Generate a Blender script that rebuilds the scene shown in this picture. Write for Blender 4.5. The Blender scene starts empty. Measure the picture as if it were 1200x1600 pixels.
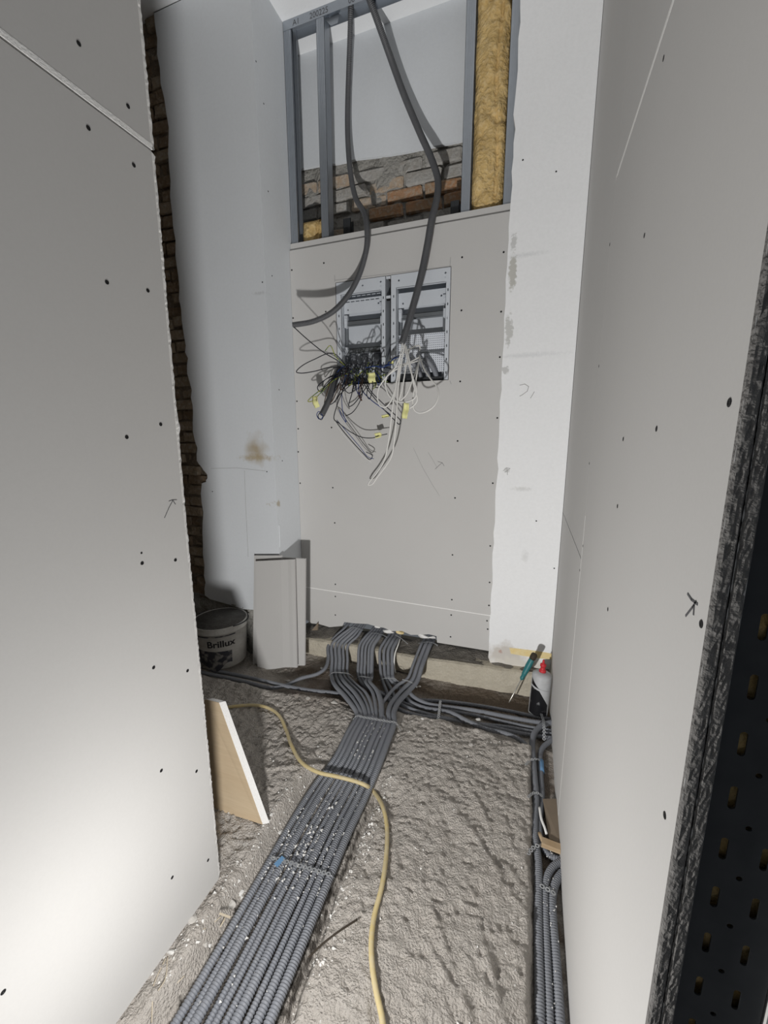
import bpy, bmesh, math, random
import numpy as np
from mathutils import Vector, Matrix, geometry
random.seed(7); RNG = np.random.default_rng(11)
SC = bpy.context.scene
COL = SC.collection

# ------------------------------------------------------------------ camera
YAW, PITCH, ROLL, FPX = 0.34693, 0.18281, -0.00161, 633.5
CAM = np.array([0.0, 0.0, 1.5])
_r = np.array([math.cos(YAW), math.sin(YAW), 0.0])
_w = np.array([-math.sin(YAW)*math.cos(PITCH), math.cos(YAW)*math.cos(PITCH), -math.sin(PITCH)])
_u = np.cross(_r, _w)
RT = _r*math.cos(ROLL)+_u*math.sin(ROLL); UP = -_r*math.sin(ROLL)+_u*math.cos(ROLL)
cd = bpy.data.cameras.new('camera'); cam = bpy.data.objects.new('camera', cd); COL.objects.link(cam)
cd.sensor_fit = 'HORIZONTAL'; cd.sensor_width = 36.0; cd.lens = FPX/1200*36; cd.clip_start = 0.02
cam.matrix_world = Matrix(((RT[0], UP[0], -_w[0], 0), (RT[1], UP[1], -_w[1], 0), (RT[2], UP[2], -_w[2], 1.5), (0, 0, 0, 1)))
SC.camera = cam

# ------------------------------------------------------------------ world, lamp, exposure
wd = bpy.data.worlds.new('world'); SC.world = wd; wd.use_nodes = True
wd.node_tree.nodes['Background'].inputs[0].default_value = (0.86, 0.92, 1.0, 1)
wd.node_tree.nodes['Background'].inputs[1].default_value = 0.12
# work lamp standing low just inside the opening, below the picture's lower edge
ld = bpy.data.lights.new('work_lamp', 'POINT'); lamp = bpy.data.objects.new('work_lamp', ld); COL.objects.link(lamp)
lamp.location = (-0.50, 0.40, 0.44)
ld.energy = 18; ld.color = (1.0, 0.99, 0.975); ld.shadow_soft_size = 0.035
ld.use_nodes = True
_n = ld.node_tree.nodes; _em = next(q for q in _n if q.type == 'EMISSION'); _fo = _n.new('ShaderNodeLightFalloff'); _ad = _n.new('ShaderNodeMath'); _ad.operation = 'MULTIPLY_ADD'
_fo.inputs['Strength'].default_value = 1.0; _ad.inputs[1].default_value = 0.8      # gentler artificial falloff: far things get more than a bare bulb would give
ld.node_tree.links.new(_fo.outputs['Constant'], _ad.inputs[0]); ld.node_tree.links.new(_fo.outputs['Linear'], _ad.inputs[2]); ld.node_tree.links.new(_ad.outputs[0], _em.inputs['Strength'])
SC.view_settings.view_transform = 'Standard'; SC.view_settings.look = 'None'
SC.view_settings.gamma = 1.0; SC.view_settings.use_curve_mapping = False
SC.view_settings.exposure = 0.0

# ------------------------------------------------------------------ helpers
def ray(px, py):
    return _w + (px-600)/FPX*RT - (py-800)/FPX*UP
def at(px, py, X=None, Y=None, Z=None):
    """the place on the plane X=, Y= or Z= that is measured at this point of the photograph"""
    d = ray(px, py)
    t = (X/d[0]) if X is not None else (Y/d[1]) if Y is not None else (Z-1.5)/d[2]
    return CAM + t*d

def link(name, mesh, mat=None, parent=None):
    o = bpy.data.objects.new(name, mesh); COL.objects.link(o)
    if mat is not None and not mesh.materials:
        mesh.materials.append(mat)
    if parent is not None:
        o.parent = parent
        o.matrix_parent_inverse = Matrix.Translation(-parent.location)
    return o
def tag(o, label, cat=None, group=None, kind=None):
    if label: o['label'] = label
    if cat: o['category'] = cat
    if group: o['group'] = group
    if kind: o['kind'] = kind
    return o
def empty(name, loc=(0, 0, 0)):
    o = bpy.data.objects.new(name, None); COL.objects.link(o); o.location = loc; o.empty_display_size = 0.05
    return o
def struct(o, label, cat):
    return tag(o, label, cat, kind='structure')

def inside(p, l):
    c = False; j = len(l)-1
    for i in range(len(l)):
        if (l[i][1] > p[1]) != (l[j][1] > p[1]) and p[0] < (l[j][0]-l[i][0])*(p[1]-l[i][1])/(l[j][1]-l[i][1])+l[i][0]: c = not c
        j = i
    return c
def triangulate(loops):
    flat = [Vector((p[0], p[1])) for l in loops for p in l]; ed = []; k = 0
    for l in loops:
        ed += [(k+i, k+(i+1) % len(l)) for i in range(len(l))]; k += len(l)
    vs, es, fs, ov, oe, of = geometry.delaunay_2d_cdt(flat, ed, [], 0, 1e-7)
    back = [o[0] if o else None for o in ov]; out = []
    for f in fs:
        c = (vs[f[0]]+vs[f[1]]+vs[f[2]])/3
        if inside(c, loops[0]) and not any(inside(c, h) for h in loops[1:]): out.append(tuple(back[i] for i in f))
    return [t for t in out if None not in t]

class MB:
    """collects shapes in world coordinates, builds one mesh whose origin is at its base"""
    def __init__(s): s.v = []; s.f = []
    def add(s, v, f):
        n = len(s.v); s.v.extend([tuple(map(float, q)) for q in v]); s.f.extend([tuple(i+n for i in q) for q in f]); return s
    def box(s, x0, x1, y0, y1, z0, z1):
        v = [(x, y, z) for x in (x0, x1) for y in (y0, y1) for z in (z0, z1)]
        return s.add(v, [(0, 1, 3, 2), (4, 6, 7, 5), (0, 4, 5, 1), (2, 3, 7, 6), (0, 2, 6, 4), (1, 5, 7, 3)])
    def obox(s, c, ax, ay, az, hx, hy, hz):
        c = Vector(c); v = [c+ax*(i*hx)+ay*(j*hy)+az*(k*hz) for i in (-1, 1) for j in (-1, 1) for k in (-1, 1)]
        return s.add(v, [(0, 1, 3, 2), (4, 6, 7, 5), (0, 4, 5, 1), (2, 3, 7, 6), (0, 2, 6, 4), (1, 5, 7, 3)])
    def plate(s, outer, holes, o, ax, ay, t):
        """flat plate: 2D outline with holes laid out on axes ax, ay from o, thickness t along -(ax x ay)"""
        o = np.array(o, float); ax = np.array(ax, float); ay = np.array(ay, float); n = np.cross(ax, ay)
        loops = [outer]+list(holes)
        flat = [p for l in loops for p in l]
        tri = triangulate(loops)
        N = len(flat); v = [o+ax*p[0]+ay*p[1] for p in flat]; v += [q-n*t for q in v]
        f = []
        for a, b, c in tri:
            A, B, C = flat[a], flat[b], flat[c]
            if (B[0]-A[0])*(C[1]-A[1])-(B[1]-A[1])*(C[0]-A[0]) < 0: b, c = c, b
            f.append((a, b, c)); f.append((a+N, c+N, b+N))
        k = 0
        for l in loops:
            m = len(l)
            for i in range(m):
                a, b = k+i, k+(i+1) % m; f.append((a, a+N, b+N, b))
            k += m
        return s.add(v, f)
    def lathe(s, prof, c, axis=(0, 0, 1), n=24, cap=True):
        z = Vector(axis).normalized(); x = z.orthogonal().normalized(); y = z.cross(x); c = Vector(c)
        v = []; f = []
        for r, h in prof:
            for i in range(n):
                a = 2*math.pi*i/n; v.append(c+z*h+x*(r*math.cos(a))+y*(r*math.sin(a)))
        for j in range(len(prof)-1):
            for i in range(n):
                k = (i+1) % n; f.append((j*n+i, j*n+k, (j+1)*n+k, (j+1)*n+i))
        if cap:
            f.append(tuple(range(n))[::-1]); f.append(tuple((len(prof)-1)*n+i for i in range(n)))
        return s.add(v, f)
    def mesh(s, name='m'):
        m = bpy.data.meshes.new(name); m.from_pydata(s.v, [], s.f); m.validate(); m.update(); return m
    def build(s, name, mat, parent=None, smooth=False, base=None):
        a = np.array(s.v); b = np.array([(a[:, 0].min()+a[:, 0].max())/2, (a[:, 1].min()+a[:, 1].max())/2, a[:, 2].min()]) if base is None else np.array(base)
        s.v = [tuple(q) for q in a-b]
        me = s.mesh(name)
        if smooth: me.shade_smooth()
        bm = bmesh.new(); bm.from_mesh(me); bmesh.ops.recalc_face_normals(bm, faces=bm.faces); bm.to_mesh(me); bm.free()
        o = link(name, me, mat, parent); o.location = b
        return o

def catmull(P, step=0.01):
    P = [np.array(p, float) for p in P]
    P = [2*P[0]-P[1]]+P+[2*P[-1]-P[-2]]
    out = []
    for i in range(1, len(P)-2):
        p0, p1, p2, p3 = P[i-1:i+3]; L = np.linalg.norm(p2-p1); n = max(2, int(L/step*2))
        d1 = max(np.linalg.norm(p1-p0), 1e-6)**.5; d2 = max(L, 1e-6)**.5; d3 = max(np.linalg.norm(p3-p2), 1e-6)**.5
        m1 = (p1-p0)/d1-(p2-p0)/(d1+d2)+(p2-p1)/d2; m2 = (p2-p1)/d2-(p3-p1)/(d2+d3)+(p3-p2)/d3
        m1 *= d2; m2 *= d2
        for t in np.linspace(0, 1, n, endpoint=False):
            out.append((2*t**3-3*t**2+1)*p1+(t**3-2*t**2+t)*m1+(-2*t**3+3*t**2)*p2+(t**3-t**2)*m2)
    out.append(P[-2]); out = np.array(out)
    s = np.r_[0, np.cumsum(np.linalg.norm(np.diff(out, axis=0), axis=1))]
    m = max(3, int(s[-1]/step)+1); q = np.linspace(0, s[-1], m)
    return np.stack([np.interp(q, s, out[:, k]) for k in range(3)], 1)
def frames(P):
    T = np.gradient(P, axis=0); T /= np.linalg.norm(T, axis=1)[:, None]+1e-12
    N = np.zeros_like(P); a = np.array([0, 0, 1.0]) if abs(T[0, 2]) < .9 else np.array([1.0, 0, 0])
    n = a-T[0]*(a@T[0]); n /= np.linalg.norm(n); N[0] = n
    for i in range(1, len(P)):
        n = N[i-1]-T[i]*(N[i-1]@T[i]); n /= np.linalg.norm(n)+1e-12; N[i] = n
    return T, N, np.cross(T, N)
def tube_mesh(P, r, sides=8, corr=0.0, name='tube'):
    """swept tube; corr > 0 gives a ribbed corrugated hose of that pitch"""
    if corr:
        P = catmull(P, 0.02); s = np.r_[0, np.cumsum(np.linalg.norm(np.diff(P, axis=0), axis=1))]
        q = np.arange(0, s[-1], corr/4); P = np.stack([np.interp(q, s, P[:, k]) for k in range(3)], 1)
        rad = np.where((np.arange(len(P)) % 4) < 2, r, r*0.80)
    else:
        P = catmull(P, max(0.004, min(0.02, r*2))); rad = np.full(len(P), r)
    T, N, B = frames(P); a = np.linspace(0, 2*np.pi, sides, endpoint=False)
    V = (P[:, None, :]+rad[:, None, None]*(np.cos(a)[None, :, None]*N[:, None, :]+np.sin(a)[None, :, None]*B[:, None, :])).reshape(-1, 3)
    n = len(P); i = np.arange(n-1)[:, None]*sides; j = np.arange(sides)[None, :]; k = (j+1) % sides
    F = np.stack([i+j, i+k, i+k+sides, i+j+sides], -1).reshape(-1, 4)
    me = bpy.data.meshes.new(name); base = V.min(0); base = np.array([V[:, 0].mean(), V[:, 1].mean(), base[2]])
    V = V-base; nf = len(F)
    me.vertices.add(len(V)); me.vertices.foreach_set('co', V.ravel())
    caps = [tuple(range(sides))[::-1], tuple(range((n-1)*sides, n*sides))]
    li = np.r_[F.ravel(), np.array(caps[0]), np.array(caps[1])]
    me.loops.add(len(li)); me.loops.foreach_set('vertex_index', li.astype(np.int32))
    me.polygons.add(nf+2); st = np.r_[np.arange(nf)*4, nf*4, nf*4+sides]
    me.polygons.foreach_set('loop_start', st.astype(np.int32))
    me.update(calc_edges=True); me.validate(); me.shade_smooth()
    return me, base
def tube(name, P, r, mat, parent=None, sides=8, corr=0.0):
    me, b = tube_mesh(P, r, sides, corr, name); o = link(name, me, mat, parent); o.location = b
    return o

# value noise (numpy)
_perm = RNG.random((64, 64))
def vnoise(x, y):
    xi = np.floor(x).astype(int); yi = np.floor(y).astype(int); fx = x-xi; fy = y-yi
    fx = fx*fx*(3-2*fx); fy = fy*fy*(3-2*fy); g = lambda a, b: _perm[a % 64, b % 64]
    return (g(xi, yi)*(1-fx)+g(xi+1, yi)*fx)*(1-fy)+(g(xi, yi+1)*(1-fx)+g(xi+1, yi+1)*fx)*fy-.5
def fbm(x, y, o=4):
    s = 0; a = 1.0
    for i in range(o): s = s+a*vnoise(x*2**i+i*17.3, y*2**i+i*9.1); a *= .5
    return s
def sstep(a, b, x):
    t = np.clip((x-a)/(b-a), 0, 1); return t*t*(3-2*t)

# ------------------------------------------------------------------ materials
def mat(name, col, rough=0.8, metal=0.0, noise=None, bump=None, stains_shade=(), spec=0.3, coord='Object', stretch=(1, 1, 1), em=None):
    """noise=(scale, amount, colour2) ; bump=(scale, strength, detail) ; stains=[(centre, radii, colour, strength, softness)] in world space"""
    m = bpy.data.materials.new(name); m.use_nodes = True; nt = m.node_tree; b = nt.nodes['Principled BSDF']
    b.inputs['Roughness'].default_value = rough; b.inputs['Metallic'].default_value = metal; b.inputs['Specular IOR Level'].default_value = spec
    L = nt.links.new; N = nt.nodes.new
    c = N('ShaderNodeRGB'); c.outputs[0].default_value = (*col, 1); cur = c.outputs[0]
    geo = N('ShaderNodeNewGeometry'); tc = N('ShaderNodeTexCoord')
    vec = geo.outputs['Position']
    if stretch != (1, 1, 1):
        mp = N('ShaderNodeMapping'); mp.inputs['Scale'].default_value = stretch; L(vec, mp.inputs[0]); vec = mp.outputs[0]
    for k in (noise if isinstance(noise, list) else [noise] if noise else []):
        t = N('ShaderNodeTexNoise'); t.inputs['Scale'].default_value = k[0]; t.inputs['Detail'].default_value = 6; L(vec, t.inputs['Vector'])
        rp = N('ShaderNodeValToRGB'); rp.color_ramp.elements[0].position = k[3] if len(k) > 3 else .35; rp.color_ramp.elements[1].position = k[4] if len(k) > 4 else .68; L(t.outputs['Fac'], rp.inputs[0])
        mu = N('ShaderNodeMath'); mu.operation = 'MULTIPLY'; mu.inputs[1].default_value = k[1]; L(rp.outputs[0], mu.inputs[0])
        mx = N('ShaderNodeMix'); mx.data_type = 'RGBA'; L(mu.outputs[0], mx.inputs['Factor']); L(cur, mx.inputs['A']); mx.inputs['B'].default_value = (*k[2], 1); cur = mx.outputs['Result']
    for (cen, rad, sc, stg, soft) in stains_shade:
        sb = N('ShaderNodeVectorMath'); sb.operation = 'SUBTRACT'; L(geo.outputs['Position'], sb.inputs[0]); sb.inputs[1].default_value = cen
        dv = N('ShaderNodeVectorMath'); dv.operation = 'DIVIDE'; L(sb.outputs[0], dv.inputs[0]); dv.inputs[1].default_value = rad
        ln = N('ShaderNodeVectorMath'); ln.operation = 'LENGTH'; L(dv.outputs[0], ln.inputs[0])
        t = N('ShaderNodeTexNoise'); t.inputs['Scale'].default_value = 2.2/min(rad); t.inputs['Scale'].default_value = min(90, 1.6/max(.01, min(r for r in rad))); t.inputs['Detail'].default_value = 8; L(geo.outputs['Position'], t.inputs['Vector'])
        ad = N('ShaderNodeMath'); ad.operation = 'MULTIPLY_ADD'; L(t.outputs['Fac'], ad.inputs[0]); ad.inputs[1].default_value = 1.3; L(ln.outputs['Value'], ad.inputs[2])
        mr = N('ShaderNodeMapRange'); L(ad.outputs[0], mr.inputs[0]); mr.inputs[1].default_value = 1.45; mr.inputs[2].default_value = 1.45-soft; mr.inputs[3].default_value = 0; mr.inputs[4].default_value = stg
        mx = N('ShaderNodeMix'); mx.data_type = 'RGBA'; L(mr.outputs[0], mx.inputs['Factor']); L(cur, mx.inputs['A']); mx.inputs['B'].default_value = (*sc, 1); cur = mx.outputs['Result']
    L(cur, b.inputs['Base Color'])
    if bump:
        t = N('ShaderNodeTexNoise'); t.inputs['Scale'].default_value = bump[0]; t.inputs['Detail'].default_value = bump[2] if len(bump) > 2 else 5; L(vec, t.inputs['Vector'])
        bp = N('ShaderNodeBump'); bp.inputs['Strength'].default_value = bump[1]; bp.inputs['Distance'].default_value = bump[3] if len(bump) > 3 else .01; L(t.outputs['Fac'], bp.inputs['Height']); L(bp.outputs[0], b.inputs['Normal'])
    return m

XR, XL, YB, YP, YW, XRV, ZC, YJ = 0.188, -0.915, 2.53, 2.49, 2.25, -1.57, 3.96, 0.495
A = lambda *q, **k: tuple(at(*q, **k))
M = {}
M['board'] = mat('plasterboard_paper', (.565, .555, .54), .92, noise=[(2.2, .3, (.52, .51, .495)), (160, .10, (.46, .45, .435))], bump=(700, .05, 2, .002), spec=.15)
M['gypsum'] = mat('gypsum_core', (.90, .89, .87), .95, noise=(220, .25, (.62, .60, .57)), bump=(260, .5, 4, .004), spec=.1)
M['gypsum_shaded'] = mat('gypsum_core_cut_edge', (.22, .213, .205), .95, noise=(60, .5, (.14, .135, .13)), bump=(110, .8, 8, .012), spec=.1)  # gypsum darkened to imitate the unlit side of the cut edges
M['plaster'] = mat('white_plaster', (.70, .725, .75), .9, noise=[(3, .3, (.64, .66, .68)), (60, .12, (.55, .56, .57))], bump=(90, .12, 5, .004), spec=.15,
    stains_shade=[(A(400, 703, Y=YW), (.13, .2, .14), (.36, .27, .14), .75, .9), (A(402, 715, Y=YW), (.2, .2, .035), (.40, .31, .17), .6, .6),
            (A(435, 787, X=XRV), (.2, .03, .035), (.42, .36, .26), .8, .4), (A(405, 458, Y=YW), (.07, .2, .015), (.42, .43, .44), .5, .7)])  # last entry: thin grey horizontal band
M['pillar'] = mat('pillar_plaster', (.88, .885, .89), .9, noise=[(4, .25, (.83, .835, .84)), (70, .10, (.62, .62, .62))], bump=(70, .15, 5, .004), spec=.15,
    stains_shade=[(A(801, 425, Y=YP), (.028, .2, .13), (.50, .49, .45), .9, .25), (A(795, 515, Y=YP), (.03, .2, .1), (.56, .56, .54), .9, .25),
            (A(790, 578, Y=YP), (.028, .2, .03), (.56, .56, .55), .9, .25), (A(803, 378, Y=YP), (.022, .2, .06), (.56, .56, .55), .8, .3),
            (A(792, 735, Y=YP), (.02, .2, .02), (.6, .6, .59), .8, .3), (A(815, 764, Y=YP), (.09, .2, .02), (.62, .62, .61), .6, .6),
            (A(822, 555, Y=YP), (.3, .2, .02), (.66, .67, .68), .6, .8), (A(822, 398, Y=YP), (.16, .2, .018), (.66, .67, .68), .6, .8),  # two faint grey horizontal bands
            (A(820, 870, Y=YP), (.03, .2, .06), (.66, .66, .65), .5, .6),
            (A(790, 1022, Y=YP), (.15, .2, .12), (.60, .565, .52), .95, .35), (A(782, 1018, Y=YP), (.018, .2, .02), (.46, .27, .22), .7, .5), (A(820, 1040, Y=YP), (.3, .2, .07), (.68, .645, .58), .9, .4)])
M['ceil'] = mat('ceiling_plaster', (.78, .79, .80), .9, bump=(60, .1), spec=.1)
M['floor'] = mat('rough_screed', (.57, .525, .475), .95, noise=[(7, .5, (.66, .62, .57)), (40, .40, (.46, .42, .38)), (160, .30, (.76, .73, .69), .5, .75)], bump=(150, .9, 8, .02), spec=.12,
    stains_shade=[((-.3, 2.28, -.08), (3.5, .34, .6), (.13, .095, .065), .9, .6), ((.15, 1.5, -.05), (.08, 1.2, .2), (.15, .115, .085), .85, .5), ((-1.1, 2.0, -.05), (.5, .28, .3), (.15, .10, .07), .75, .7), ((-.685, .6, -.075), (.26, 1.4, .035), (.085, .075, .065), .95, .3)])  # last entry: dark soil, also standing in for shade between the conduits
M['beam'] = mat('sill_concrete', (.52, .475, .385), .95, noise=[(14, .5, (.43, .39, .31)), (120, .4, (.62, .58, .50), .5, .7)], bump=(60, .6, 8, .012), spec=.1)
M['ledge'] = mat('dusty_ledge', (.17, .155, .135), .97, noise=[(20, .5, (.24, .225, .2)), (150, .5, (.33, .31, .28), .55, .7)], bump=(90, .8, 8, .012), spec=.1)
M['conduit'] = mat('grey_plastic_conduit', (.20, .21, .235), .55, noise=[(9, .35, (.25, .258, .275)), (90, .3, (.33, .33, .33), .55, .75)], spec=.4)
M['conduit_smooth'] = mat('grey_plastic_pipe', (.10, .103, .11), .5, noise=(20, .3, (.15, .15, .155)), spec=.4)
M['galv'] = mat('galvanised_steel', (.40, .43, .47), .42, .75, noise=(25, .3, (.33, .355, .39)), spec=.5)
M['darksteel'] = mat('dark_steel', (.055, .058, .062), .5, .5, noise=(30, .4, (.03, .032, .035)), spec=.4)
M['strap'] = mat('perforated_band_steel', (.62, .64, .66), .4, .7, noise=(70, .35, (.45, .46, .47)), spec=.5)
M['wool'] = mat('mineral_wool', (.68, .49, .22), 1.0, noise=[(6, .75, (.42, .265, .09)), (55, .45, (.78, .63, .38), .45, .7)], bump=(55, .7, 8, .02), spec=.05)
M['brick'] = [mat('brick_orange', (.40, .22, .12), .95, noise=[(16, .7, (.30, .24, .17)), (50, .4, (.42, .38, .32), .5, .6)], bump=(50, .7, 8, .012), spec=.1),
              mat('brick_pale', (.42, .32, .23), .95, noise=[(22, .7, (.37, .345, .31)), (60, .4, (.50, .46, .40), .5, .6)], bump=(50, .7, 8, .012), spec=.1),
              mat('brick_mortar_smeared', (.37, .36, .34), .95, noise=[(18, .55, (.30, .27, .23)), (60, .4, (.46, .45, .43), .5, .6)], bump=(50, .8, 8, .012), spec=.1)]
M['stripbrick'] = [mat('brick_brown', (.27, .20, .135), .95, noise=[(14, .6, (.20, .155, .11)), (40, .5, (.36, .31, .25), .5, .65)], bump=(50, .8, 8, .015), spec=.1),  # darker brown brick tone for the strip
                  mat('brick_dusty', (.36, .29, .215), .95, noise=[(14, .6, (.27, .215, .15)), (40, .5, (.44, .40, .34), .5, .65)], bump=(50, .8, 8, .015), spec=.1)]
M['mortar'] = mat('mortar', (.33, .32, .295), .97, noise=[(14, .5, (.25, .235, .21)), (90, .4, (.43, .42, .40), .5, .7)], bump=(55, .9, 8, .02), spec=.1)
M['mortar_dark'] = mat('mortar_dark', (.24, .20, .155), .97, noise=(20, .5, (.17, .14, .105)), bump=(55, .9, 8, .02), spec=.1)
M['screw'] = mat('screw_black', (.012, .012, .013), .5, .3)
M['pen'] = mat('pencil_mark', (.10, .10, .105), .8)
M['pencil'] = mat('faint_pencil', (.36, .355, .35), .9)
M['enamel'] = mat('grey_white_enamel', (.60, .63, .67), .45, .0, noise=(30, .2, (.54, .57, .61)), spec=.4)
M['rail'] = mat('din_rail_steel', (.30, .32, .34), .4, .7, spec=.5)
M['hole'] = mat('black_hole', (.008, .008, .008), .9)
M['w_dark'] = mat('wire_black', (.016, .017, .024), .4)
M['w_blue'] = mat('wire_blue', (.022, .05, .20), .4)
M['w_grn'] = mat('wire_green_yellow', (.36, .36, .06), .4, noise=(120, 1.0, (.05, .13, .04), .48, .52))
M['w_white'] = mat('cable_white', (.78, .77, .74), .45)
M['w_brown'] = mat('wire_brown', (.075, .04, .025), .4)
M['tape_y'] = mat('yellow_tape', (.80, .78, .36), .6)
M['tape_b'] = mat('blue_tape', (.15, .30, .50), .5)
M['ycable'] = mat('yellow_cable_sheath', (.68, .54, .24), .55, noise=[(10, .6, (.50, .43, .29)), (60, .35, (.66, .61, .50))], spec=.35)
M['bucket'] = mat('white_plastic_dirty', (.58, .57, .54), .5, noise=[(12, .5, (.36, .34, .31)), (60, .35, (.30, .285, .26), .52, .7)])
M['bucket_in'] = mat('bucket_inside_residue', (.10, .095, .088), .85, noise=[(14, .5, (.17, .165, .155)), (70, .35, (.24, .235, .22), .55, .7)], bump=(40, .5))
M['dkprint'] = mat('dark_print', (.02, .02, .024), .6)
M['dkblue'] = mat('smeared_dark_label', (.05, .05, .062), .7, noise=(26, .85, (.30, .29, .27), .50, .62))
M['bottle'] = mat('grey_bottle_plastic', (.50, .51, .52), .45, noise=(30, .4, (.40, .40, .40)))
M['blabel'] = mat('bottle_label_black', (.012, .012, .014), .35, noise=[(26, .5, (.32, .32, .33), .62, .68)])
M['red'] = mat('red_plastic', (.58, .04, .05), .35)
M['teal'] = mat('teal_handle', (.03, .17, .18), .4)
M['cork'] = mat('dark_handle_end', (.045, .035, .025), .7)
M['steel'] = mat('bright_steel', (.62, .60, .55), .3, .8)
M['tan'] = mat('tan_board_back_paper', (.58, .45, .30), .9, noise=[(5, .5, (.66, .54, .38)), (34, .35, (.50, .385, .25))], stretch=(.35, 1, 3.5), spec=.1)
M['wood'] = mat('old_wood', (.42, .30, .18), .85, noise=(22, .6, (.62, .52, .38)), stretch=(.4, 1, 3))
M['cardboard'] = mat('brown_cardboard', (.24, .19, .14), .9, noise=(30, .4, (.19, .15, .11)))
M['crumb'] = mat('gypsum_crumbs', (.80, .79, .76), .9, noise=(60, .3, (.6, .58, .55)))
M['stone'] = mat('rubble_stone', (.48, .455, .42), .95, noise=(30, .5, (.62, .60, .57)), bump=(70, .5))
M['foam'] = mat('yellow_foam_strip', (.80, .63, .30), .9, noise=(25, .6, (.84, .74, .50)), bump=(80, .4))
M['perf'] = mat('perforated_white_plate', (.70, .73, .78), .5)
M['straw'] = mat('pale_straw', (.60, .52, .40), .8)
# dot grid for the perforated plate
def dots(m, px):
    nt = m.node_tree; b = nt.nodes['Principled BSDF']; N = nt.nodes.new; L = nt.links.new
    g = N('ShaderNodeNewGeometry'); d = N('ShaderNodeVectorMath'); d.operation = 'DIVIDE'; L(g.outputs['Position'], d.inputs[0]); d.inputs[1].default_value = (px, 1e6, px)
    fr = N('ShaderNodeVectorMath'); fr.operation = 'FRACTION'; L(d.outputs[0], fr.inputs[0])
    sb = N('ShaderNodeVectorMath'); sb.operation = 'SUBTRACT'; L(fr.outputs[0], sb.inputs[0]); sb.inputs[1].default_value = (.5, 0, .5)
    mm = N('ShaderNodeVectorMath'); mm.operation = 'MULTIPLY'; L(sb.outputs[0], mm.inputs[0]); mm.inputs[1].default_value = (1, 0, 1)
    ln = N('ShaderNodeVectorMath'); ln.operation = 'LENGTH'; L(mm.outputs[0], ln.inputs[0])
    lt = N('ShaderNodeMath'); lt.operation = 'LESS_THAN'; L(ln.outputs['Value'], lt.inputs[0]); lt.inputs[1].default_value = .24
    mx = N('ShaderNodeMix'); mx.data_type = 'RGBA'; L(lt.outputs[0], mx.inputs['Factor']); mx.inputs['A'].default_value = (.70, .73, .78, 1); mx.inputs['B'].default_value = (.16, .17, .2, 1)
    L(mx.outputs['Result'], b.inputs['Base Color'])
dots(M['perf'], .0125)

# ------------------------------------------------------------------ floor
def H(x, y):
    x = np.asarray(x, float); y = np.asarray(y, float)
    n1 = fbm(x*3.1+4, y*3.1+2, 3)*.014; n2 = fbm(x*17+1, y*17+7, 3)*.012; n3 = np.abs(fbm(x*38, y*38+3, 3))*.022-fbm(x*75+9, y*75, 2)*.006
    rough = n1+n2-n3
    z = rough.copy()
    # lumps and ridges
    for (cx, cy, a, l, w, h) in ((-.06, 1.28, 2.3, .16, .025, .014), (-.13, 1.5, 2.2, .1, .02, .012), (-.17, .98, 2.2, .12, .022, .012), (-.12, .88, 2.5, .1, .02, .012), (-1.0, 1.35, .5, .2, .05, .012), (-.02, .95, 2.0, .1, .03, .010)):
        u = (x-cx)*math.cos(a)+(y-cy)*math.sin(a); v = -(x-cx)*math.sin(a)+(y-cy)*math.cos(a)
        z = z+h*np.exp(-(u/l)**2)*np.exp(-np.maximum(v, 0)/w)*sstep(-.012, .0, v)
    ye = 1.93+fbm(x*5, y*0+3.3, 3)*.06-.1*sstep(-1.0, -1.5, x)
    tr = sstep(-.02, .07, y-ye)                                   # trench in front of the sill
    z = z*(1-tr*.5)-tr*(.07+.02*sstep(2.2, 2.42, y))*(.4+.6*sstep(-1.98, -1.82, x))
    s = sstep(.075, .105, x+fbm(y*6, x*0+8, 2)*.012)*(1-tr)        # channel along the right wall
    z = z*(1-s*.6)-s*.055
    b = sstep(1.52, 1.38, y)                                      # channel of the conduit bundle
    xl = -.845-.025*sstep(.6, 1.25, y)+fbm(y*9, x*0, 3)*.012; xr = -.535-.02*sstep(.6, 1.25, y)+fbm(y*9+5, x*0, 3)*.015
    c = sstep(xl-.035, xl+.012, x)*(1-sstep(xr, xr+.03, x))*b
    z = z*(1-c)-c*.062
    r2 = sstep(xr-.02, xr, x)*(1-sstep(xr+.02, xr+.22, x))*b
    z = z-.030*r2
    bank = (1-sstep(xl-.03, xl, x))*sstep(1.75, 1.3, y)
    z = z+bank*.006
    under = sstep(-.86, -.82, x)*(1-sstep(-.56, -.52, x))*sstep(1.4, 1.5, y)*(1-tr)
    z = z-under*.012
    return z
def build_floor():
    xs = np.r_[np.linspace(-2.95, -1.75, 90)[:-1], np.arange(-1.75, .26, .0062)]; ys = np.r_[np.linspace(-.6, .45, 40)[:-1], np.arange(.45, 2.62, .0062)]
    X, Y = np.meshgrid(xs, ys); Z = H(X, Y); nx, ny = len(xs), len(ys)
    me = bpy.data.meshes.new('floor'); V = np.stack([X, Y, Z], -1).reshape(-1, 3)
    me.vertices.add(len(V)); me.vertices.foreach_set('co', V.ravel())
    i = (np.arange(ny-1)[:, None]*nx+np.arange(nx-1)[None, :]); F = np.stack([i, i+1, i+nx+1, i+nx], -1).reshape(-1)
    me.loops.add(len(F)); me.loops.foreach_set('vertex_index', F.astype(np.int32))
    n = len(F)//4; me.polygons.add(n); me.polygons.foreach_set('loop_start', (np.arange(n)*4).astype(np.int32))
    me.update(calc_edges=True); me.validate(); me.shade_smooth()
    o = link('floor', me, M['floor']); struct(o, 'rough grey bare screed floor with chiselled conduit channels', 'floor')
build_floor()
def hz(x, y): return float(H(np.array([x]), np.array([y]))[0])

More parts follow.
